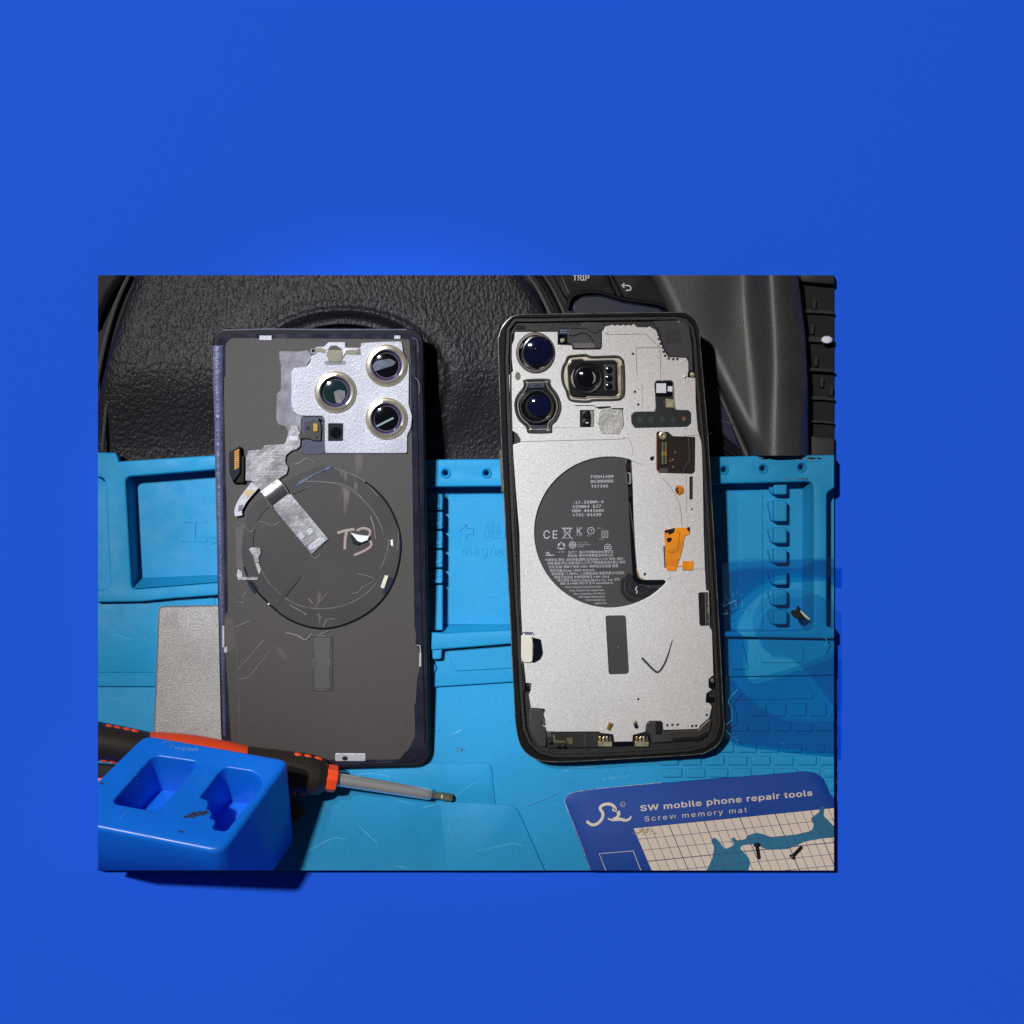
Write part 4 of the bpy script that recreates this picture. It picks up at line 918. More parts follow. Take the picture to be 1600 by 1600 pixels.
# sensor pair below the main camera
sw = solid('sensor_pair', A(rect(645, 760, 742, 880, 8)), PZ - .0014, PZ - .0006, m_dark, pho)
solid('pair_clip', A(rounded([(716, 762), (742, 762), (742, 880), (720, 880), (726, 820)], 5)), PZ - .0007, PZ + .0001, m_crimb, sw, bev=.0001)
for yy in (790, 850):
    a, b = A([(688, yy)])[0]; turned('sensor_eye', a, b, [(7, PZ - .0007), (6.6, PZ + .0001), (4, PZ + .0002), (3, PZ - .0001), (.6, PZ - .0001)], m_barrel, sw, 22)
solid('eye_mark', A(rect(682, 846, 704, 853)), PZ + .0001, PZ + .0003, m_print, sw)
solid('shield_patch', A(rounded([(785, 752), (850, 738), (945, 745), (960, 860), (930, 935), (800, 930), (770, 850)], 8)), PZ, PZ + .00022, M('worn_foil', (208, 205, 200), .3, .6, bump=(420, .6), var=(200, .15)), plate, bev=.0001)
ribbon('shield_edge', A([(605, 724), (735, 722), (770, 742)]), 1.2, PZ - .0001, PZ + .0001, m_dark, plate)
solid('torn_gap', A([(765, 732), (865, 727), (866, 738), (800, 745), (780, 748)]), PZ, PZ + .00025, m_dark, plate)
solid('torn_gap', A([(870, 740), (960, 742), (962, 752), (880, 748)]), PZ, PZ + .00025, m_dark, plate)
ribbon('shield_edge', A([(950, 752), (958, 860), (948, 890)]), 1.6, PZ + .0001, PZ + .0004, m_crimb, plate)
turned('patch_hole', *A([(886, 800)])[0], [(1.4, PZ), (1.2, PZ + .00028), (.4, PZ + .0003)], m_dark, plate, 10)
# T-shaped antenna flex
tb = solid('antenna_flex', tee, PZ - .0014, PZ - .0002, M('flex_black', (26, 30, 32), .4, var=(100, .15), coat=.15), pho, bev=.0002)
hd = solid('flex_head', A(rect(1196, 545, 1318, 655, 14)), PZ - .0003, PZ + .0003, m_gloss, tb, bev=.0002)
solid('paper_sticker', A(rect(1202, 560, 1274, 630, 2)), PZ + .0003, PZ + .0004, M('sticker_white', (214, 214, 220), .6, var=(900, .06)), hd)
solid('paper_sticker', A(rounded([(1287, 580), (1322, 582), (1320, 622), (1285, 618)], 2)), PZ + .0003, PZ + .0004, bpy.data.materials['sticker_white'], hd)
solid('flex_shield', A([(1272, 672), (1330, 678), (1330, 738), (1272, 736)]), PZ - .0002, PZ + .0002, m_solder, tb)
ribbon('flex_edge', A([(1328, 560), (1332, 660), (1338, 745)]), 1.6, PZ - .0003, PZ + .0003, m_crimb, tb)
m_dia = M('diamond_grey', (36, 42, 44), .5)
for i in range(4):
    a, b = A([(1080 + i * 82, 826)])[0]
    solid('diamond_mark', [(a, b - 5.5), (a + 5.5, b), (a, b + 5.5), (a - 5.5, b)], PZ - .0002, PZ - .00013, m_dia, tb)
solid('copper_pad', A(rect(1394, 806, 1416, 832)), PZ - .0002, PZ - .0001, M('dull_copper', (132, 78, 52), .5), tb)
turned('flex_dot', *A([(1260, 697)])[0], [(1, PZ - .0002), (.8, PZ), (.3, PZ)], m_gold, tb, 8)
# logic board window
lb = solid('board_window', sq, PZ - .0014, PZ - .0008, M('board_brown', (36, 27, 24), .3, coat=.3, var=(120, .25)), pho)
turned('board_screw', *A([(1250, 945)])[0], [(6.2, PZ - .0008), (6, PZ + .0001), (4.6, PZ + .0002), (2.6, PZ + .0002), (2.2, PZ - .0006), (.4, PZ - .0006)], m_solder, lb, 24)
soc = solid('board_socket', A(rect(1234, 985, 1286, 1162, 5)), PZ - .0009, PZ - .0003, m_dark, lb, bev=.0001)
m_pin = M('socket_pin', (196, 188, 140), .25, .8)
for i in range(11):
    yy = 994 + i * 15
    solid('socket_pin', A(rect(1240, yy, 1257, yy + 9)), PZ - .0003, PZ - .0001, m_pin, soc); solid('socket_pin', A(rect(1264, yy, 1280, yy + 9)), PZ - .0003, PZ - .0001, m_pin if i % 3 else m_gold, soc)
for yy in (1064, 1076):
    solid('gold_contact', A(rect(1242, yy, 1278, yy + 8)), PZ - .0001, PZ, m_gold, soc)
for x, y in ((1340, 1068), (1326, 1120), (1326, 1174), (1305, 1130)):
    a, b = A([(x, y)])[0]; turned('test_point', a, b, [(1.6 if x != 1305 else .8, PZ - .0008), (1.3, PZ - .0005), (.4, PZ - .0005)], m_gold, lb, 10)
ribbon('board_edge', A([(1440, 960), (1445, 1130), (1405, 1185), (1400, 1222)]), 1, PZ - .0009, PZ - .0006, m_dgrey, lb)
solid('board_clip', A(rect(1228, 1185, 1290, 1215, 6)), PZ - .0008, PZ - .0004, m_dgrey, lb, bev=.0001)
ribbon('window_edge', A([(1206, 935), (1206, 1190), (1228, 1220)]), 1.6, PZ - .0007, PZ + .00012, M('copper_edge', (148, 96, 70), .4, .5), lb)
# battery
bt = solid('battery', [on_circle(a) for a in range(285, 20, -6)] + B([(1200, 1080), (1100, 1040), (1000, 1040), (960, 900), (925, 200)]), PZ - .0016, PZ - .0009, m_batt, pho)
BZ = PZ - .0009
edge = solid('battery_edge', B([(900, 178), (944, 180), (952, 300), (960, 600), (970, 800), (985, 960), (1005, 1016), (1040, 1036), (1185, 1036), (1195, 1052), (1160, 1080), (1010, 1078), (985, 1060), (955, 1030), (940, 800), (925, 500), (915, 300)]), PZ - .0010, PZ - .0004, m_gloss, bt, bev=.0002)
for pts, w, mt in ((B([(912, 190), (930, 250)]), 3.2, m_dark), (B([(905, 265), (910, 350)]), 3.6, m_dgrey), (B([(938, 195), (945, 270), (945, 340)]), 1.6, M('edge_brown', (126, 98, 76), .3, .5)), (B([(950, 300), (965, 440), (967, 700)]), 1.0, m_dgrey), (B([(925, 370), (940, 440)]), 4, m_dark), (B([(930, 480), (958, 690)]), 1.4, m_dgrey), (B([(965, 690), (975, 800), (985, 930)]), 3.4, M('edge_bronze', (84, 70, 50), .35, .4)), (B([(985, 950), (1000, 1010), (1035, 1028)]), 3.4, m_gold), (B([(1000, 1068), (1080, 1075), (1160, 1072)]), 1.0, m_dgrey)):
    ribbon('edge_trim', spline(pts, 4), w, PZ - .0005, PZ - .0002, mt, edge)
ribbon('edge_clip', B([(918, 268), (934, 272), (934, 348), (920, 344)]), 2.6, PZ - .0004, PZ - .0001, m_crimb, edge)
solid('battery_corner', spline(B([(880, 1020), (930, 985), (985, 1030), (1050, 1085), (1140, 1090), (1080, 1140), (990, 1185), (930, 1190), (875, 1130), (868, 1070)]), 5, True), BZ - .0002, BZ + .00025, M('corner_shine', (36, 34, 36), .25, coat=.5, var=(60, .3)), bt, bev=.0002, smooth=60)
tube('battery_fold', spline(B([(915, 1010), (895, 1060), (905, 1120), (950, 1160), (1020, 1170), (1100, 1140)]), 6), BZ + .0002, .00028, m_batt, bt, 6)
tube('battery_fold', spline(B([(950, 1040), (930, 1080), (960, 1120), (1010, 1130), (1070, 1110)]), 6), BZ + .0002, .00022, m_batt, bt, 6)
ribbon('corner_pull', spline(B([(985, 1080), (975, 1100), (985, 1115), (980, 1130)]), 4), 1.2, BZ + .0003, BZ + .0005, m_print, bt)
TZ = BZ + .00012
def btext(s, X, Y, size, frame=A, name='battery_text', **kw):
    x, y = frame([(X, Y)])[0]
    kw.setdefault('rot', -1.2); kw.setdefault('depth', .00003)
    return text(name, s, x, y, size, TZ, m_btxt, bt, **kw)
btext('F5DH1400', 718, 1258, 8.2, sx=1.29, mono=True, bold=.06, rot=1.5); btext('0G300006', 718, 1292, 8.2, sx=1.29, mono=True, bold=.06, rot=1.5); btext('TS7345', 722, 1328, 8.2, sx=1.29, mono=True, bold=.06, rot=1.5)
btext('-17.320Wh-A', 582, 1448, 8.2, sx=1.29, mono=True, bold=.06, rot=2.3); btext('529064 GJ7', 585, 1478, 8.2, sx=1.29, mono=True, bold=.06, rot=1.6); btext('H0H 4441mAh', 583, 1508, 8.2, sx=1.29, mono=True, bold=.06, rot=1); btext('+741-01439', 585, 1538, 8.2, sx=1.29, mono=True, bold=.06, rot=1)
btext('C', 312, 738, 25, B, sx=.9, depth=.00003); btext('E', 376, 738, 25, B, sx=.9)
bm = bmesh.new()
sym = lambda pts, w=.9, cl=False: ribbon_bm(bm, B(pts), w, TZ - .0001, TZ + .00003, cl)
sym([(462, 672), (508, 672), (502, 735), (470, 735)], .9, True); sym([(448, 660), (524, 742)], .9); sym([(524, 660), (448, 742)], .9); sym([(456, 664), (514, 664)], 1.2)
sym([(558, 658), (558, 708)], 1.0); sym([(590, 658), (560, 684), (592, 708)], 1.0); sym([(575, 656), (575, 710)], .6)
sym(circ(655, 682, 24, n=20), .9, True); sym([(646, 674), (664, 674), (656, 692)], .9)
sym(rect(734, 684, 776, 730), .9, True); sym([(744, 694), (766, 694)], .8); sym([(744, 707), (766, 707)], .8); sym([(744, 720), (766, 720)], .8)
sym([(443, 762), (470, 808), (416, 808)], 1.2, True); sym([(430, 770), (420, 790)], 1.6); sym([(458, 770), (470, 792)], 1.6); sym([(430, 812), (458, 812)], 1.6)
sym(circ(524, 784, 24, n=20), .9, True); sym([(524, 770), (540, 784), (524, 798), (508, 784)], 1.2, True); sym([(512, 784), (536, 784)], .8)
sym(circ(776, 802, 24, n=20), .9, True); sym([(764, 796), (788, 796)], 1.4); sym([(764, 808), (788, 808)], 1.4)
sym([(334, 835), (340, 852), (350, 835)], 1.2); sym([(352, 834), (356, 852), (366, 852)], 1.2); sym([(330, 860), (395, 856)], 1.0)
link('battery_symbols', bm, m_btxt, bt, 0, kind='stuff')
rowsB = [('Li-ion', 422, 838, 4.6), ('TIS 2217-2548', 556, 772, 3.0), ('Rechargeable Lithium', 556, 786, 3.0), ('ion Battery', 556, 800, 3.0), ('R-R-ABC', 548, 720, 2.8), ('WEEE', 624, 722, 2.8), ('R38034', 712, 745, 2.8), ('D33A26', 700, 668, 2.8),
 ('生产厂: 惠州市德赛电池有限公司', 492, 846, 4.9), ('制造商: 惠州市德賽電池有限公司', 490, 870, 4.9), ('中国制造 警告: 请勿拆解,碾壓,加熱或投入火中 警告: 請勿', 326, 900, 4.9), ('拆解,碾壓,挤压,加熱或投入火中,严禁短路或浸水禁止使用', 344, 924, 4.9), ('型号/型號: 锂离子电池 A3031 限制电压及容量 鋰電', 352, 950, 4.9),
 ('额定容量/Rating: 3.868V 4422mAh', 362, 976, 4.9), ('額定能量 17.109Wh 二次鋰電池組 美国苹果公司监制', 374, 1000, 4.9), ('锂离子电池组 充电限制电压 4.48V 10.8.8', 392, 1024, 4.9), ('제조업체: Huizhou Desay Battery Co., Ltd. 전화', 414, 1046, 5.0), ('080-333-4000 제조국 중국 Assembled in', 436, 1068, 5.0),
 ('China Hollyhill Industrial Estate,', 468, 1092, 5.6), ('Cork, Ireland One Apple Park', 502, 1116, 5.6), ('Way, Cupertino, CA 95014', 530, 1140, 5.6), ('USA Apple Distribution', 564, 1162, 5.6), ('International Ltd.', 618, 1184, 5.6), ('apple.com', 682, 1206, 5.6)]
for s, X, Y, sz in rowsB: btext(s, X, Y, sz, B, rot=1.0, sx=1.0, depth=.00002)
# black window strip, tick, orange flexes, clips
solid('strip_window', inset(slot, -.8), PZ - .0014, PZ - .0007, m_batt, pho)
turned('strip_dot', *Cc([(825, 492)])[0], [(1, PZ - .0007), (.8, PZ - .0005), (.3, PZ - .0005)], m_solder, pho, 8)
tk = spline(Cc([(990, 568), (1030, 610), (1070, 650), (1100, 668), (1130, 640), (1165, 570), (1203, 445)]), 5)
ribbon('tick_mark', tk, [3.6 - .8 * (i / len(tk)) if i < len(tk) * .8 else 2.9 - 2 * (i / len(tk) - .8) / .2 for i in range(len(tk))], PZ - .0001, PZ + .00008, M('marker_ink', (46, 48, 48), .5, var=(500, .2)), pho)
of = solid('orange_flex', fm(B([(1190, 672), (1250, 668), (1275, 658), (1345, 660), (1362, 672), (1360, 705), (1325, 722), (1312, 800), (1290, 880), (1270, 930), (1262, 970), (1200, 968), (1188, 930), (1185, 800), (1178, 690)]), 2), PZ, PZ + .0005, m_orange, pho, bev=.0001)
solid('flex_scorch', B([(1180, 680), (1255, 662), (1250, 692), (1215, 712), (1205, 695), (1185, 698)]), PZ + .0004, PZ + .0007, m_dark, of)
solid('flex_scorch', B(rounded([(1195, 738), (1225, 728), (1235, 745), (1215, 768), (1200, 762)], 6)), PZ + .0004, PZ + .0007, m_dark, of)
solid('flex_scorch', B([(1340, 660), (1358, 655), (1362, 690), (1345, 680)]), PZ + .0004, PZ + .0007, m_dark, of)
ribbon('flex_trace', B([(1285, 690), (1285, 760), (1275, 820), (1235, 840), (1200, 830)]), .8, PZ + .0005, PZ + .0006, M('flex_line', (150, 84, 10), .4), of)
ribbon('flex_edge', B([(1178, 790), (1182, 880), (1186, 945)]), 2.6, PZ, PZ + .0004, M('flex_edge_dark', (74, 66, 54), .5, var=(900, .6)), of)
solid('flex_band', B([(1188, 885), (1282, 885), (1268, 935), (1190, 935)]), PZ + .0005, PZ + .00058, M('orange_dark', (214, 118, 10), .4), of)
solid('orange_tab', B(rect(1308, 898, 1385, 962, 6)), PZ, PZ + .0005, m_orange, pho, bev=.0001)
ribbon('orange_tab', B([(1262, 936), (1310, 934)]), 1.6, PZ, PZ + .0004, m_orange, pho)
ribbon('tab_solder', B([(1310, 962), (1384, 962)]), 1.6, PZ, PZ + .0003, m_solder, pho)
od = solid('orange_pad', B(rounded([(1255, 368), (1280, 353), (1318, 370), (1322, 410), (1285, 434), (1262, 415)], 12)), PZ, PZ + .0003, M('burnt_orange', (196, 108, 20), .35, var=(300, .3)), pho, bev=.0001)
for x, y in ((1272, 380), (1275, 404), (1264, 392)):
    a, b = B([(x, y)])[0]; turned('pad_hole', a, b, [(1.9, PZ + .0003), (1.7, PZ + .00045), (.5, PZ + .00045)], m_dark, od, 10)
solid('dark_scrap', B([(1076, 160), (1092, 150), (1106, 150), (1100, 176), (1082, 180)]), PZ, PZ + .0004, m_dark, pho)
# side parts
sc = solid('side_clip', Cc(rounded([(1382, 120), (1395, 112), (1450, 112), (1460, 345), (1400, 348), (1390, 335)], 6)), PZ - .0012, PZ + .00015, m_dark, pho, bev=.0002)
for pts, w, mt in ((Cc([(1440, 125), (1446, 340)]), 2.0, m_dgrey), (Cc([(1430, 118), (1434, 340)]), .7, m_crimb), (Cc([(1440, 180), (1460, 200)]), 2.4, m_solder), (Cc([(1452, 215), (1455, 260)]), 2.8, m_solder), (Cc([(1445, 300), (1458, 320)]), 2.0, m_crimb)):
    ribbon('clip_spring', pts, w, PZ - .0002, PZ + .0003, mt, sc)
sc = solid('side_shield', Cc(rounded([(152, 412), (228, 415), (235, 470), (232, 590), (215, 602), (165, 600), (152, 570)], 8)), PZ - .001, PZ + .0010, M('pale_shield', (216, 208, 196), .4, .2, var=(120, .1)), pho, bev=.0003)
solid('shield_shadow_cover', fm(Cc([(230, 425), (290, 440), (298, 490), (305, 540), (285, 580), (240, 605), (225, 600), (238, 560), (240, 470)]), 2), PZ - .0002, PZ + .0005, m_gloss, sc, bev=.0003)
ribbon('shield_wire', Cc([(156, 408), (165, 390), (232, 392), (240, 412)]), 1, PZ, PZ + .0004, m_dgrey, sc)
solid('shield_glass', Cc(rect(175, 394, 228, 408, 4)), PZ - .0002, PZ + .0003, M('grey_glass', (90, 96, 112), .2, coat=.5), sc)
solid('side_latch', Cc(rect(172, 748, 218, 794, 5)), PZ - .001, PZ, m_gloss, pho, bev=.0002)
ribbon('latch_glint', Cc([(195, 758), (214, 756), (213, 788)]), .8, PZ, PZ + .0002, m_crimb, pho)
solid('side_latch', Cc(rect(1456, 705, 1492, 780, 6)), PZ - .001, PZ, m_gloss, pho, bev=.0002)
solid('latch_foil', Cc([(1462, 712), (1488, 708), (1490, 740), (1470, 735)]), PZ, PZ + .0003, M('grey_foil', (120, 116, 108), .4, .4), pho)
solid('side_latch', Cc(rounded([(1436, 816), (1450, 812), (1458, 845), (1490, 838), (1490, 870), (1445, 880), (1436, 872)], 3)), PZ - .001, PZ, m_gloss, pho, bev=.0002)
# lower band of black parts
lbm = solid('corner_speaker', fm(Cc([(212, 918), (305, 926), (315, 965), (296, 1020), (322, 1050), (330, 1085), (325, 1190), (280, 1180), (235, 1120), (205, 1050)]), 2), zt - .0018, zt - .0006, M('scuffed_black', (56, 53, 52), .42, var=(60, .35), scratch=(200, (110, 104, 100), .68)), pho, bev=.0003)
solid('speaker_foot', Cc(rounded([(300, 965), (318, 1005), (322, 1040), (300, 1035)], 4)), zt - .0006, zt - .0003, m_dgrey, lbm)
dk = solid('dock_module', fm(Cc([(330, 1080), (400, 1075), (420, 1088), (690, 1085), (705, 1100), (690, 1190), (335, 1195)]), 2), zt - .0018, zt - .0007, M('dock_black', (40, 38, 36), .35, coat=.2, var=(80, .25)), pho, bev=.0002)
ribbon('dock_seam', Cc([(590, 1085), (600, 1188)]), .9, zt - .0007, zt - .0006, m_dgrey, dk)
m_olive = M('olive_pad', (78, 74, 44), .5, var=(400, .3))
for pts in ([(370, 1105), (390, 1100), (392, 1140), (462, 1145), (462, 1160), (380, 1158)], [(468, 1125), (510, 1122), (512, 1165), (490, 1172), (468, 1150)], [(332, 1085), (362, 1080), (365, 1120), (332, 1125)]):
    solid('dock_pad', Cc(rounded(pts, 4)), zt - .0007, zt - .0004, m_olive if pts[0][0] > 340 else m_dgrey, dk, bev=.0001)
for a in ((345, 1150), (400, 1175), (440, 1175)):
    solid('dock_cell', Cc(rect(a[0], a[1], a[0] + 30, a[1] + 22, 6)), zt - .0007, zt - .0003, m_gloss, dk, bev=.0002)
solid('port_lip', Cc(rounded([(800, 1150), (920, 1148), (925, 1176), (795, 1180)], 5)), zt - .0012, zt - .0003, m_gloss, pho, bev=.0003)
for x0 in (680, 935):
    sp = solid('contact_spring', Cc(rounded([(x0 + 5, 1105), (x0 + 100, 1098), (x0 + 112, 1165), (x0, 1168)], 6)), zt - .0018, zt - .0010, m_dark, pho)
    solid('spring_base', Cc(rect(x0 + 8, 1150, x0 + 104, 1184, 4)), zt - .0010, zt - .0004, m_solder, sp, bev=.0001)
    for i in range(4):
        solid('spring_leaf', Cc(rounded([(x0 + 12 + i * 24, 1118 + (i % 2) * 8), (x0 + 26 + i * 24, 1112), (x0 + 28 + i * 24, 1150), (x0 + 12 + i * 24, 1152)], 3)), zt - .0010, zt - .0002, (m_gold, m_solder, m_crimb, m_dgrey)[i], sp, bev=.0001)
solid('port_block', fm(Cc([(1018, 1082), (1028, 1020), (1045, 1008), (1120, 1008), (1134, 1020), (1140, 1075), (1200, 1080), (1205, 1150), (1060, 1160), (1050, 1100)]), 2), zt - .0018, zt - .0005, m_sat, pho, bev=.0003)
solid('port_block_rib', Cc(rect(1086, 1012, 1130, 1100, 5)), zt - .0005, zt - .0002, m_dark, pho, bev=.0001)
solid('lower_bar', fm(Cc([(1142, 1076), (1385, 1068), (1405, 1042), (1462, 990), (1478, 1000), (1462, 1080), (1400, 1130), (1150, 1150)]), 2), zt - .0018, zt - .0007, M('warm_black', (54, 48, 44), .4, var=(50, .3)), pho, bev=.0003)
solid('lower_slot', Cc(rounded([(1205, 1125), (1380, 1115), (1440, 1080), (1440, 1110), (1390, 1140), (1210, 1148)], 5)), zt - .0007, zt - .0005, m_dark, pho)
pn = lambda a, b, mt: tube('contact_pin', [(*Cc([a])[0], PZ + .0009), (*Cc([b])[0], PZ + .0003)], 0, .00075, mt, pho, 10)
pn((775, 1020), (757, 1065), m_gold); pn((936, 1008), (945, 1018), m_solder)
solid('pin_hole', Cc(rounded([(928, 1012), (950, 1010), (970, 1050), (958, 1062), (940, 1055)], 6)), PZ, PZ + .0002, m_dark, pho)
TILT[:] = [0, 0]
# ------------------------------------------------------------------ blue two-well block
m_block = M('blue_plastic', (18, 118, 238), .33, var=(40, .05), bump=(260, .05), grain=(1500, .04), stain=(70, (60, 62, 74), .73), rvar=.06, spec=.45)
a3, b3, c3 = P(226, 1146, .026), P(454, 1186, .032), P(347, 1333, .058)
blk = thing('magnetizer_block', 'royal blue plastic block with two deep wells, in front of the screwdriver grip', 'tool block', P(300, 1250, MB))
u = (b3 - a3); W_ = u.length; u.normalize()
v = (c3 - b3); Lb = v.length; v.normalize()          # the block is a little out of square
n_ = u.cross(v).normalized(); n_ = n_ if n_.z > 0 else -n_
cos_ = u.dot(v)
Hb = .048
def L3(x, y, z): return a3 + u * x + v * y + n_ * z
def to_uv(px, py):            # where the sight line of a photo point meets the block's top
    d = (P(px, py, 0) - Vector((0, 0, D))).normalized(); o = Vector((0, 0, D))
    t = (a3 - o).dot(n_) / d.dot(n_); q_ = o + d * t - a3
    p_, r_ = q_.dot(u), q_.dot(v); k = 1 - cos_ * cos_
    return ((p_ - cos_ * r_) / k, (r_ - cos_ * p_) / k)
def metric_solid(name, outer, holes, depth_floor, mat, parent):
    """rounded block in metres with blind wells"""
    bm = bmesh.new(); caps = []
    for k, l in enumerate([outer] + holes):
        l = list(l)
        if (area2(l) < 0) != (k > 0): l = l[::-1]
        rings = []; bev = .0020 if k == 0 else .0007; seg = 5 if k == 0 else 3
        if k == 0:
            rings.append([bm.verts.new((x, y, -Hb)) for x, y in l])
        else:
            rings.append([bm.verts.new((x, y, -depth_floor)) for x, y in offset(l, -.0004)])
        for j in range(seg + 1):
            a = j / seg * math.pi / 2
            rings.append([bm.verts.new((x, y, -bev + bev * math.sin(a))) for x, y in offset(l, bev * (1 - math.cos(a)))])
        for r0, r1 in zip(rings, rings[1:]):
            for i in range(len(r0)):
                bm.faces.new((r0[i], r0[(i + 1) % len(r0)], r1[(i + 1) % len(r0)], r1[i]))
        caps.append(rings[-1])
        f = bm.faces.new(rings[0][::-1] if k == 0 else rings[0][::-1])
    flat = [q for r in caps for q in r]
    pts, tris, src = fill([[(q.co.x, q.co.y) for q in r] for r in caps])
    vv = [flat[k] if k is not None else bm.verts.new((x, y, 0)) for (x, y), k in zip(pts, src)]
    for t in tris:
        try: bm.faces.new([vv[i] for i in t])
        except ValueError: pass
    bmesh.ops.recalc_face_normals(bm, faces=bm.faces)
    for q in bm.verts: q.co = L3(*q.co)
    bmesh.ops.recalc_face_normals(bm, faces=bm.faces)
    return link(name, bm, mat, parent, 40, leaned=False)
z5 = lambda pts: [to_uv(*p) for p in Z(pts, 140, 1100, 3.81)]
h1 = rounded(z5([(378, 306), (652, 345), (408, 640), (128, 588)]), .0025, 5)
h2 = z5([(806, 376), (960, 398), (1015, 430), (1026, 480), (1000, 520), (812, 756), (730, 742), (748, 705), (745, 684), (715, 678), (728, 655), (722, 630), (695, 622), (708, 600), (706, 575), (690, 563), (655, 555), (700, 500), (770, 405)])
h2 = rounded(h2, .0012, 4)
sh = metric_solid('block_body', rounded([(0, 0), (W_, 0), (W_, Lb), to_uv(88, 1281)], [.004, .004, .005, .003], 6), [h1, h2], .020, m_block, blk)
def at_block(name, s, X, Y, size, mat, rot, depth=.00006):
    cu = bpy.data.curves.new('t', 'FONT'); cu.body = s; cu.size = size; cu.extrude = depth
    ob = bpy.data.objects.new('t', cu); C.objects.link(ob); dg = bpy.context.evaluated_depsgraph_get()
    me = bpy.data.meshes.new_from_object(ob.evaluated_get(dg)); bm = bmesh.new(); bm.from_mesh(me)
    x, y = to_uv(*Z([(X, Y)], 140, 1100, 3.81)[0]); Mx = Matrix.Rotation(R(rot), 4, 'Z')
    for q in bm.verts:
        w = Mx @ q.co; q.co = L3(x + w.x, y - w.y, w.z + .00003)
    link(name, bm, mat, blk, 0, leaned=False)
    bpy.data.objects.remove(ob); bpy.data.curves.remove(cu); bpy.data.meshes.remove(me)
m_worn = M('worn_print', (84, 140, 222), .6, var=(900, .3))
bm = bmesh.new()
def scuff(pts, w):
    pts = [Vector(to_uv(*p)) for p in Z(pts, 140, 1100, 3.81)]
    for p, q_ in zip(pts, pts[1:]):
        d = (q_ - p); nn = Vector((-d.y, d.x)).normalized() * w / 2
        bm.faces.new([bm.verts.new(L3(x, y, .00006)) for x, y in ((p + nn), (p - nn), (q_ - nn), (q_ + nn))])
scuff(circ(460, 245, 30, 22, n=14, a0=-150, a1=60), .0004)
for i in range(22):
    x = 505 + i * 6.5; scuff([(x, 255 + i * .6 + random.uniform(-6, 6)), (x + random.uniform(2, 9), 268 + i * .6 + random.uniform(-8, 8))], .0003)
for i in range(40):
    x, y = random.choice(((random.uniform(170, 300), random.uniform(380, 500)), (random.uniform(620, 700), random.uniform(390, 500)), (random.uniform(800, 1100), random.uniform(320, 380)), (random.uniform(380, 480), random.uniform(650, 690))))
    a = random.random() * 6.28; r = random.uniform(2, 8); scuff([(x, y), (x + r * math.cos(a), y + r * math.sin(a))], .00018)
scuff([(178, 690), (215, 640)], .0003)
link('worn_marks', bm, m_worn, blk, 0, kind='stuff', leaned=False)
bm = bmesh.new()
for i in range(34):
    x = random.gauss(640, 38); y = 655 + (640 - x) * .12 + random.gauss(0, 7)
    if x > 690: x = 690
    if random.random() < .25: x, y = random.choice(((575, 672), (525, 765), (75, 474), (545, 760)))
    cx_, cy_ = to_uv(*Z([(x, y)], 140, 1100, 3.81)[0]); r = random.uniform(.0003, .0010)
    f = [bm.verts.new(L3(cx_ + r * 1.5 * math.cos(k * 1.05) * random.uniform(.6, 1.1), cy_ + r * .7 * math.sin(k * 1.05) * random.uniform(.6, 1.1), .00005 + i * .000001)) for k in range(6)]
    bm.faces.new(f)
link('dirt_mark', bm, M('dirt', (44, 50, 66), .8), blk, 0, kind='stuff', leaned=False)

# ------------------------------------------------------------------ screwdriver
drv = thing('screwdriver', 'precision screwdriver with black and orange ribbed grip and steel shaft', 'screwdriver', P(420, 1200, MB))
def ax(px): return P(px, 1158 + (px - 153) * .1598, .0078 + (450 - px) * 3.65e-5)
p0, p1 = ax(118), ax(512)
rad = [(118, 24), (124, 28), (150, 29.5), (190, 28.5), (225, 26.5), (300, 27), (380, 29), (430, 31), (470, 32.5), (492, 31.5), (502, 28), (508, 22)]
m_grip = M('black_rubber', (46, 38, 34), .42, var=(35, .3), bump=(500, .22), scratch=(90, (120, 72, 44), .67))
m_oran = M('orange_plastic', (246, 78, 34), .4, var=(80, .06))
bm = bmesh.new(); lathe_bm(bm, p0, p1, [((x - 118) / (512 - 118), r * S) for x, r in rad], 36)
grip = link('grip', bm, m_grip, drv, 50)
bm = bmesh.new()
sw = [(226, 26), (245, 29), (275, 32), (310, 33), (345, 32), (375, 30), (392, 28)]
lathe_bm(bm, ax(226), ax(392), [((x - 226) / (392 - 226), r * S) for x, r in sw], 32)
link('orange_swell', bm, m_oran, drv, 50)
bm = bmesh.new(); lathe_bm(bm, ax(507), ax(527), [(0, 19 * S), (.05, 21 * S), (.5, 21.5 * S), (.9, 20.5 * S), (1, 17 * S)], 8); link('collar', bm, m_oran, drv, 20)
axd = (p1 - p0).normalized(); side = axd.cross(Vector((0, 0, 1))).normalized(); upv = side.cross(axd)
proto = None
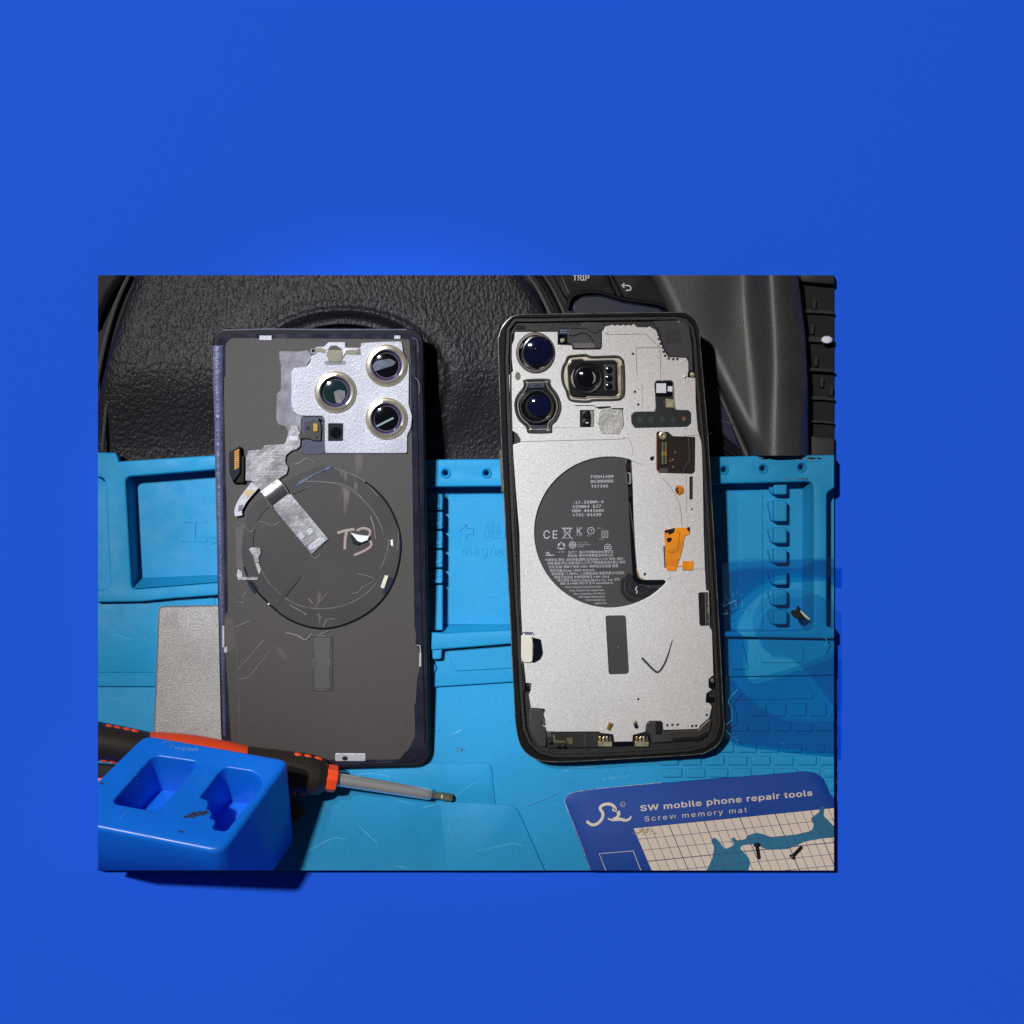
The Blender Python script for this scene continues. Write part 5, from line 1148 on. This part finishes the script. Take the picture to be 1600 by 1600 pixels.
for px_, sgn, dist in [(179, 1, 28), (193, 1, 28), (206, 1, 27.5), (166, 1, 28.5), (168, -1, 29), (181, -1, 28.6), (194, -1, 28), (460, 1, 32), (475, 1, 32), (491, 1, 31), (462, -1, 32), (477, -1, 32)]:
    for lv in (.34,):
        c = ax(px_) + (-side * sgn * math.cos(lv) + upv * math.sin(lv)) * (dist * S - .0006)
        if proto is None:
            bm = bmesh.new(); bmesh.ops.create_icosphere(bm, subdivisions=2, radius=.0011)
            rot = Matrix((axd, side, upv)).transposed().to_4x4()
            for q_ in bm.verts: q_.co = rot @ Vector((q_.co.x * 1.7, q_.co.y * 1.05, q_.co.z * 1.2))
            off = root_loc(drv); me = bpy.data.meshes.new('grip_stud'); bm.to_mesh(me); bm.free(); me.materials.append(m_oran)
            for p in me.polygons: p.use_smooth = True
            proto = me
        o = bpy.data.objects.new('grip_stud', proto); C.objects.link(o); o.parent = drv; o.location = c - off
bm = bmesh.new(); lathe_bm(bm, ax(524), ax(675), [(0, 10.5 * S), (.94, 9.6 * S), (.985, 9.0 * S), (1, 6.5 * S)], 28)
shaft = link('shaft', bm, M('polished_steel', (238, 236, 234), .24, .78, var=(60, .08)), drv, 50)
bm = bmesh.new(); lathe_bm(bm, ax(674), ax(707), [(0, 6 * S), (.45, 5.6 * S), (.5, 6.4 * S), (.95, 6.6 * S), (1, 5 * S)], 6)
link('bit_tip', bm, M('bit_bronze', (150, 140, 112), .35, .8, var=(400, .4)), drv, 20)

# ------------------------------------------------------------------ scraper under the block
scp = thing('scraper', 'thin brown steel scraper lying on the mat under the blue block, one corner showing', 'scraper', P(400, 1260, MB))
solid('blade', Z([(380, 1010 / 1.0 - 760), (1090, 480), (1250, 600), (1285, 645), (1262, 672), (1190, 735), (1000, 860), (700, 700)], 140, 1100, 3.81), MB + .0006, MB + .0012, M('rusty_steel', (110, 80, 66), .42, .4, var=(60, .35), grain=(900, .2), scratch=(150, (150, 120, 100), .68)), scp, bev=.0002)
solid('handle', [(130, 1192), (184, 1196), (230, 1215), (220, 1232), (130, 1222)], MB + .0006, MB + .0040, m_dark, scp, bev=.0010)
solid('handle_stripe', [(130, 1218), (162, 1214), (180, 1222), (130, 1231)], MB + .0008, MB + .0044, M('red_plastic', (216, 44, 50), .4), scp, bev=.0006)

# ------------------------------------------------------------------ printed screw card
m_card = M('card_blue', (14, 62, 146), .5, var=(30, .10), grain=(1300, .10), scratch=(140, (60, 100, 165), .74), spec=.2)
E7 = lambda pts: Z(pts, 860, 1180, 3.478)
crd = thing('screw_memory_mat', 'blue printed magnetic card with white measuring grid, logo and the words Screw memory mat', 'screw mat', P(1120, 1300, MB))
cz0, cz = MB + .0001, MB + .0012
cardo = [(922, 1362), (930, 1385), (1330, 1385), (1330, 1262)] + E7([(1545, 240), (1512, 200), (1500, 165), (1480, 122), (1440, 95), (1385, 88), (200, 186), (130, 200), (92, 218), (78, 245), (85, 275)])
solid('card', rounded(cardo, 3, 3), cz0, cz, m_card, crd, bev=.0002)
ribbon('worn_rim', spline(E7([(222, 640), (150, 440), (86, 275), (79, 245), (93, 219), (130, 201), (240, 184), (400, 168), (600, 150)]), 4), .9, cz - .0002, cz + .00004, M('worn_white', (150, 160, 180), .6, var=(700, .5)), crd)
m_cream = M('cream_print', (214, 200, 186), .55, var=(40, .05), grain=(1500, .05))
ang = 5.2
text('print_title', 'SW mobile phone repair tools', *E7([(488, 304)])[0], 16.8, cz + .00004, m_cream, crd, rot=ang, bold=.26, depth=.00003, sx=1.50, spacing=1.08)
text('print_subtitle', 'Screw memory mat', *E7([(510, 360)])[0], 15.0, cz + .00004, m_cream, crd, rot=ang, depth=.00003, sx=1.32, spacing=1.24)
bm = bmesh.new()
s1 = spline(E7([(205, 365), (225, 378), (255, 372), (280, 345), (285, 315), (272, 295), (275, 278), (300, 266), (330, 268), (350, 284), (352, 300), (338, 292)]), 5)
ribbon_bm(bm, s1, [4.5 if i > 4 else 3 + i * .4 for i in range(len(s1))], cz - .0001, cz + .00006)
s2 = spline(E7([(312, 345), (340, 352), (360, 338), (372, 320), (366, 305)]), 5); ribbon_bm(bm, s2, [2 + 4 * i / len(s2) for i in range(len(s2))], cz - .0001, cz + .00008)
s2 = spline(E7([(340, 348), (380, 348), (410, 354), (432, 345), (437, 330)]), 5); ribbon_bm(bm, s2, [6 - 4 * i / len(s2) for i in range(len(s2))], cz - .0001, cz + .0001)
solid_bm(bm, E7(circ(203, 364, 9, n=12)), cz - .0001, cz + .00005, floor=False)
link('print_logo', bm, m_cream, crd, 0, kind='stuff')
bm = bmesh.new(); ribbon_bm(bm, circ(*E7([(393, 267)])[0], 3.8, n=16), .5, cz - .0001, cz + .00005, True)
text_bm(bm, 'R', *E7([(387, 275)])[0], 5.5, cz + .00004, rot=ang, depth=.00002); link('registered_mark', bm, m_cream, crd, 0, kind='stuff')
bm = bmesh.new(); ribbon_bm(bm, E7([(520, 700), (450, 520), (265, 535), (330, 700)]), 1.1, cz - .0001, cz + .00005); link('print_outline', bm, m_cream, crd, 0)
gridq = E7([(450, 397), (1700, 270), (1700, 760), (606, 760)])
solid('print_field', gridq, cz - .0001, cz + .00003, m_cream, crd)
m_gl = M('grid_ink', (52, 72, 120), .6)
m_teal = M('teal_print', (22, 104, 140), .5, var=(60, .12))
solid('print_shape', rounded(E7([(820, 700), (850, 625), (880, 560), (890, 500), (872, 462), (888, 446), (908, 458), (950, 510), (975, 500), (1000, 488), (982, 450), (1000, 445), (1012, 464), (1060, 456), (1072, 435), (1120, 421), (1160, 430), (1200, 445), (1320, 435), (1420, 410), (1432, 380), (1414, 345), (1432, 330), (1460, 310), (1466, 280), (1490, 278), (1485, 330), (1545, 390), (1640, 400), (1640, 440), (1480, 452), (1380, 470), (1340, 490), (1290, 510), (1180, 515), (1150, 500), (1120, 482), (1040, 490), (1030, 506), (1080, 560), (1086, 590), (1075, 625), (1080, 700)]), 2.5, 3), cz - .0001, cz + .00005, m_teal, crd)
bm = bmesh.new()
dirx, diry = (98 / 228), 1
for i in range(28):
    x0 = 450 + i * 48.2; y0 = 397 - (x0 - 450) * .1015; bold = 1.3 if i % 4 == 0 else .75
    ribbon_bm(bm, E7([(x0, y0), (x0 + 400 * (98 / 228), y0 + 400)]), bold, cz - .0001, cz + .00007)
for j in range(7):
    y0 = 397 + j * 60.0; x0 = 450 + (y0 - 397) * (98 / 228)
    ribbon_bm(bm, E7([(x0, y0), (x0 + 1300, y0 - 1300 * .1015)]), 1.3 if j in (3, 7) else .75, cz - .0001, cz + .000075)
link('print_grid', bm, m_gl, crd, 0, kind='stuff')
bm = bmesh.new()
for i in range(60):
    x, y = E7([(random.gauss(520, 34), random.gauss(415, 12))])[0]; r = random.uniform(.4, 1.5)
    solid_bm(bm, circ(x, y, r * 1.2, r * .8, n=6), cz, cz + .00009 + i * 1e-7, floor=False)
link('smudge', bm, M('smudge', (150, 132, 104), .8), crd, 0, kind='stuff')

# ------------------------------------------------------------------ two black screws on the card
m_scr = M('blackened_steel', (30, 32, 38), .35, .5, bump=(1800, .2))
def screw(label, hx, hy, tx, ty):
    t = thing('screw', label, 'screw', P(hx, hy, cz), 'black screws on the screw card')
    a, b = P(hx, hy, cz + .00125), P(tx, ty, cz + .0007)
    d = (b - a).length
    bm = bmesh.new(); lathe_bm(bm, a, a.lerp(b, .0011 / d), [(0, .0007), (.15, .00105), (.8, .00115), (1, .0006)], 16); link('screw_head', bm, m_scr, t, 30)
    bm = bmesh.new(); prof = [(0, .00055)]
    for i in range(9): prof += [((i + .3) / 9.4, .00068), ((i + .8) / 9.4, .0005)]
    lathe_bm(bm, a.lerp(b, .0010 / d), b, prof + [(1, .0004)], 12); link('screw_thread', bm, m_scr, t, 30)
screw('black screw lying upright over the teal print, head towards the title', 1181.5, 1317.5, 1186, 1342)
screw('black screw lying aslant on the white grid beside the teal print', 1236, 1340.5, 1253, 1322.5)

# ------------------------------------------------------------------ blue protective film
m_bf = film_mat('blue_film', (186, 236, 248), .008, .12, .08)
m_bf2 = film_mat('blue_film_layer', (206, 242, 249), .008, .12, .08)
flm = thing('protective_film', 'curled see-through blue protective film beside the opened phone, lying over the mat trays', 'film', P(1200, 1020, .002))
def film_sheet(name, outl_, z_of, mat, holes=(), nz=None):
    bm = bmesh.new(); loops = [list(outl_)] + [list(h_) for h_ in holes]; loops = [l if (area2(l) > 0) == (k == 0) else l[::-1] for k, l in enumerate(loops)]
    pts, tris, src = fill([[(x / 1000, y / 1000) for x, y in l] for l in loops])
    vts = [bm.verts.new(P(x * 1000, y * 1000, z_of(x * 1000, y * 1000))) for x, y in pts]
    for t in tris:
        try: bm.faces.new([vts[i] for i in t])
        except ValueError: pass
    bmesh.ops.subdivide_edges(bm, edges=[e for e in bm.edges if e.calc_length() > .008], cuts=2, use_grid_fill=True)
    bmesh.ops.triangulate(bm, faces=bm.faces)
    for q_ in bm.verts:
        f = (D - q_.co.z) / D * S; x, y = q_.co.x / f + CX, CY - q_.co.y / f
        q_.co = P(x, y, z_of(x, y))
    bmesh.ops.recalc_face_normals(bm, faces=bm.faces)
    if sum(f.normal.z for f in bm.faces) < 0: bmesh.ops.reverse_faces(bm, faces=bm.faces)
    geo = bmesh.ops.solidify(bm, geom=bm.faces[:], thickness=.00008)
    return link(name, bm, mat, flm, 60)
zf = lambda x, y: .0032 + .0010 * math.sin((x - 1120) / 40) * ss(1000, 1150, y) + .0012 * ss(1180, 1300, x)
big = spline([(1121, 881), (1180, 877), (1240, 875), (1330, 872)], 5) + [(1330, 1000), (1330, 1178), (1290, 1176), (1240, 1172), (1190, 1166), (1140, 1160), (1133, 1150), (1131, 1100), (1127, 1000)]
gap = spline([(1140, 975), (1150, 950), (1170, 925), (1200, 905), (1240, 897), (1270, 905), (1330, 912), (1330, 1012), (1300, 1018), (1262, 1035), (1195, 1056), (1168, 1060), (1160, 1045), (1163, 1000), (1150, 985)], 5, True)
film_sheet('film_sheet', big, zf, m_bf, [gap])
film_sheet('film_layer', spline([(1178, 985), (1180, 955), (1200, 932), (1232, 921), (1268, 925), (1300, 940), (1330, 960), (1330, 1150), (1300, 1100), (1240, 1030), (1200, 1020)], 5, True), lambda x, y: zf(x, y) + .0006, m_bf2)
film_sheet('film_layer', spline([(1131, 880), (1240, 874), (1330, 871), (1330, 905), (1240, 890), (1190, 898), (1150, 925), (1132, 950)], 4, True), lambda x, y: zf(x, y) + .0006, m_bf2)
film_sheet('film_layer', spline([(1132, 1060), (1150, 1070), (1170, 1090), (1200, 1112), (1240, 1122), (1330, 1126), (1330, 1176), (1240, 1171), (1145, 1158), (1134, 1140)], 4, True), lambda x, y: zf(x, y) + .0007, m_bf2)
m_glare = M('film_crease', (140, 190, 222), .25, coat=.3, var=(800, .4))
for pts, w in ((Z([(602, 836), (525, 928), (545, 985), (555, 1070), (545, 1100), (492, 1165), (605, 1268)], 1040, 920, 5.333), .00022), (Z([(1050, 160), (1190, 250), (1280, 370)], 1040, 920, 5.333), .00018), (Z([(1300, 395), (1345, 430), (1310, 500)], 1040, 920, 5.333), .0003), (Z([(960, 1275), (990, 1300)], 1040, 920, 5.333), .00016), (Z([(445, 170), (470, 210), (520, 205)], 1040, 920, 5.333), .00012), (Z([(470, 150), (590, 95)], 1040, 920, 5.333), .00012)):
    tube('film_crease', [(a, b, zf(a, b) + .00012) for a, b in spline(pts, 3)], 0, w * .6, m_glare, flm, 6)
bm = bmesh.new()
for i in range(22):
    x = random.uniform(1126, 1160); y = random.uniform(925, 962) + (x - 1126) * -.35; hgt = random.uniform(2, 9)
    ribbon_bm(bm, [(x, y), (x + .4, y + hgt)], random.uniform(.2, .4), zf(x, y) + .0001, zf(x, y) + .00016)
link('film_streak_reflections', bm, m_glare, flm, 0, kind='stuff')  # thin pale streaks paint reflections onto the film
fk = thing('black_flake', 'bent black adhesive flake stuck on the blue film', 'flake', P(1245, 957, .007))
q6 = lambda pts: Z(pts, 1040, 920, 5.333)
solid('flake_body', q6([(1045, 195), (1062, 175), (1090, 180), (1100, 140), (1128, 165), (1122, 190), (1170, 240), (1110, 256), (1070, 235)]), zf(1245, 957) + .0008, zf(1245, 957) + .0022, m_dark, fk, bev=.0002)
solid('flake_edge', q6([(1128, 180), (1205, 250), (1198, 262), (1160, 236), (1122, 192)]), zf(1245, 957) + .0016, zf(1245, 957) + .0024, M('cream_edge', (196, 196, 168), .4), fk, bev=.0002)

# ------------------------------------------------------------------ trim the modelled world to what the photograph shows of it
def trim():
    bpy.context.view_layer.update()
    eye = Vector((0, 0, D)); x0, x1, y0, y1 = 153, 1303, 430, 1360
    pl_ = [(Vector((-1, 0, 0)), P(x0, CY)), (Vector((1, 0, 0)), P(x1, CY)), (Vector((0, 1, 0)), P(CX, y0)), (Vector((0, -1, 0)), P(CX, y1))]
    planes = []
    for nrm, p in pl_:
        d = p - eye; axis = Vector((nrm.y, -nrm.x, 0)); n = d.cross(axis).normalized()
        if n.dot(nrm) < 0: n = -n
        planes.append((p, n))
    for o in [o for o in bpy.data.objects if o.type == 'MESH' and o.name != 'backdrop']:
        mw = o.matrix_world; vs_ = [mw @ v.co for v in o.data.vertices]
        if not vs_: continue
        cut = [(p, n) for p, n in planes if max((v - p).dot(n) for v in vs_) > 1e-6]
        if not cut: continue
        if any(min((v - p).dot(n) for v in vs_) > -1e-6 for p, n in cut): bpy.data.objects.remove(o); continue
        if o.data.users > 1: o.data = o.data.copy()
        bm = bmesh.new(); bm.from_mesh(o.data); bm.transform(mw)
        for p, n in cut:
            r = bmesh.ops.bisect_plane(bm, geom=bm.verts[:] + bm.edges[:] + bm.faces[:], plane_co=p, plane_no=n, clear_outer=True, dist=1e-7)
            ed = [e for e in r['geom_cut'] if isinstance(e, bmesh.types.BMEdge) and e.is_boundary]
            if ed: bmesh.ops.holes_fill(bm, edges=ed, sides=0)
        if not bm.faces:
            bm.free(); bpy.data.objects.remove(o); continue
        bm.transform(mw.inverted()); bm.to_mesh(o.data); bm.free()
        o.data.set_sharp_from_angle(angle=R(40))
trim()
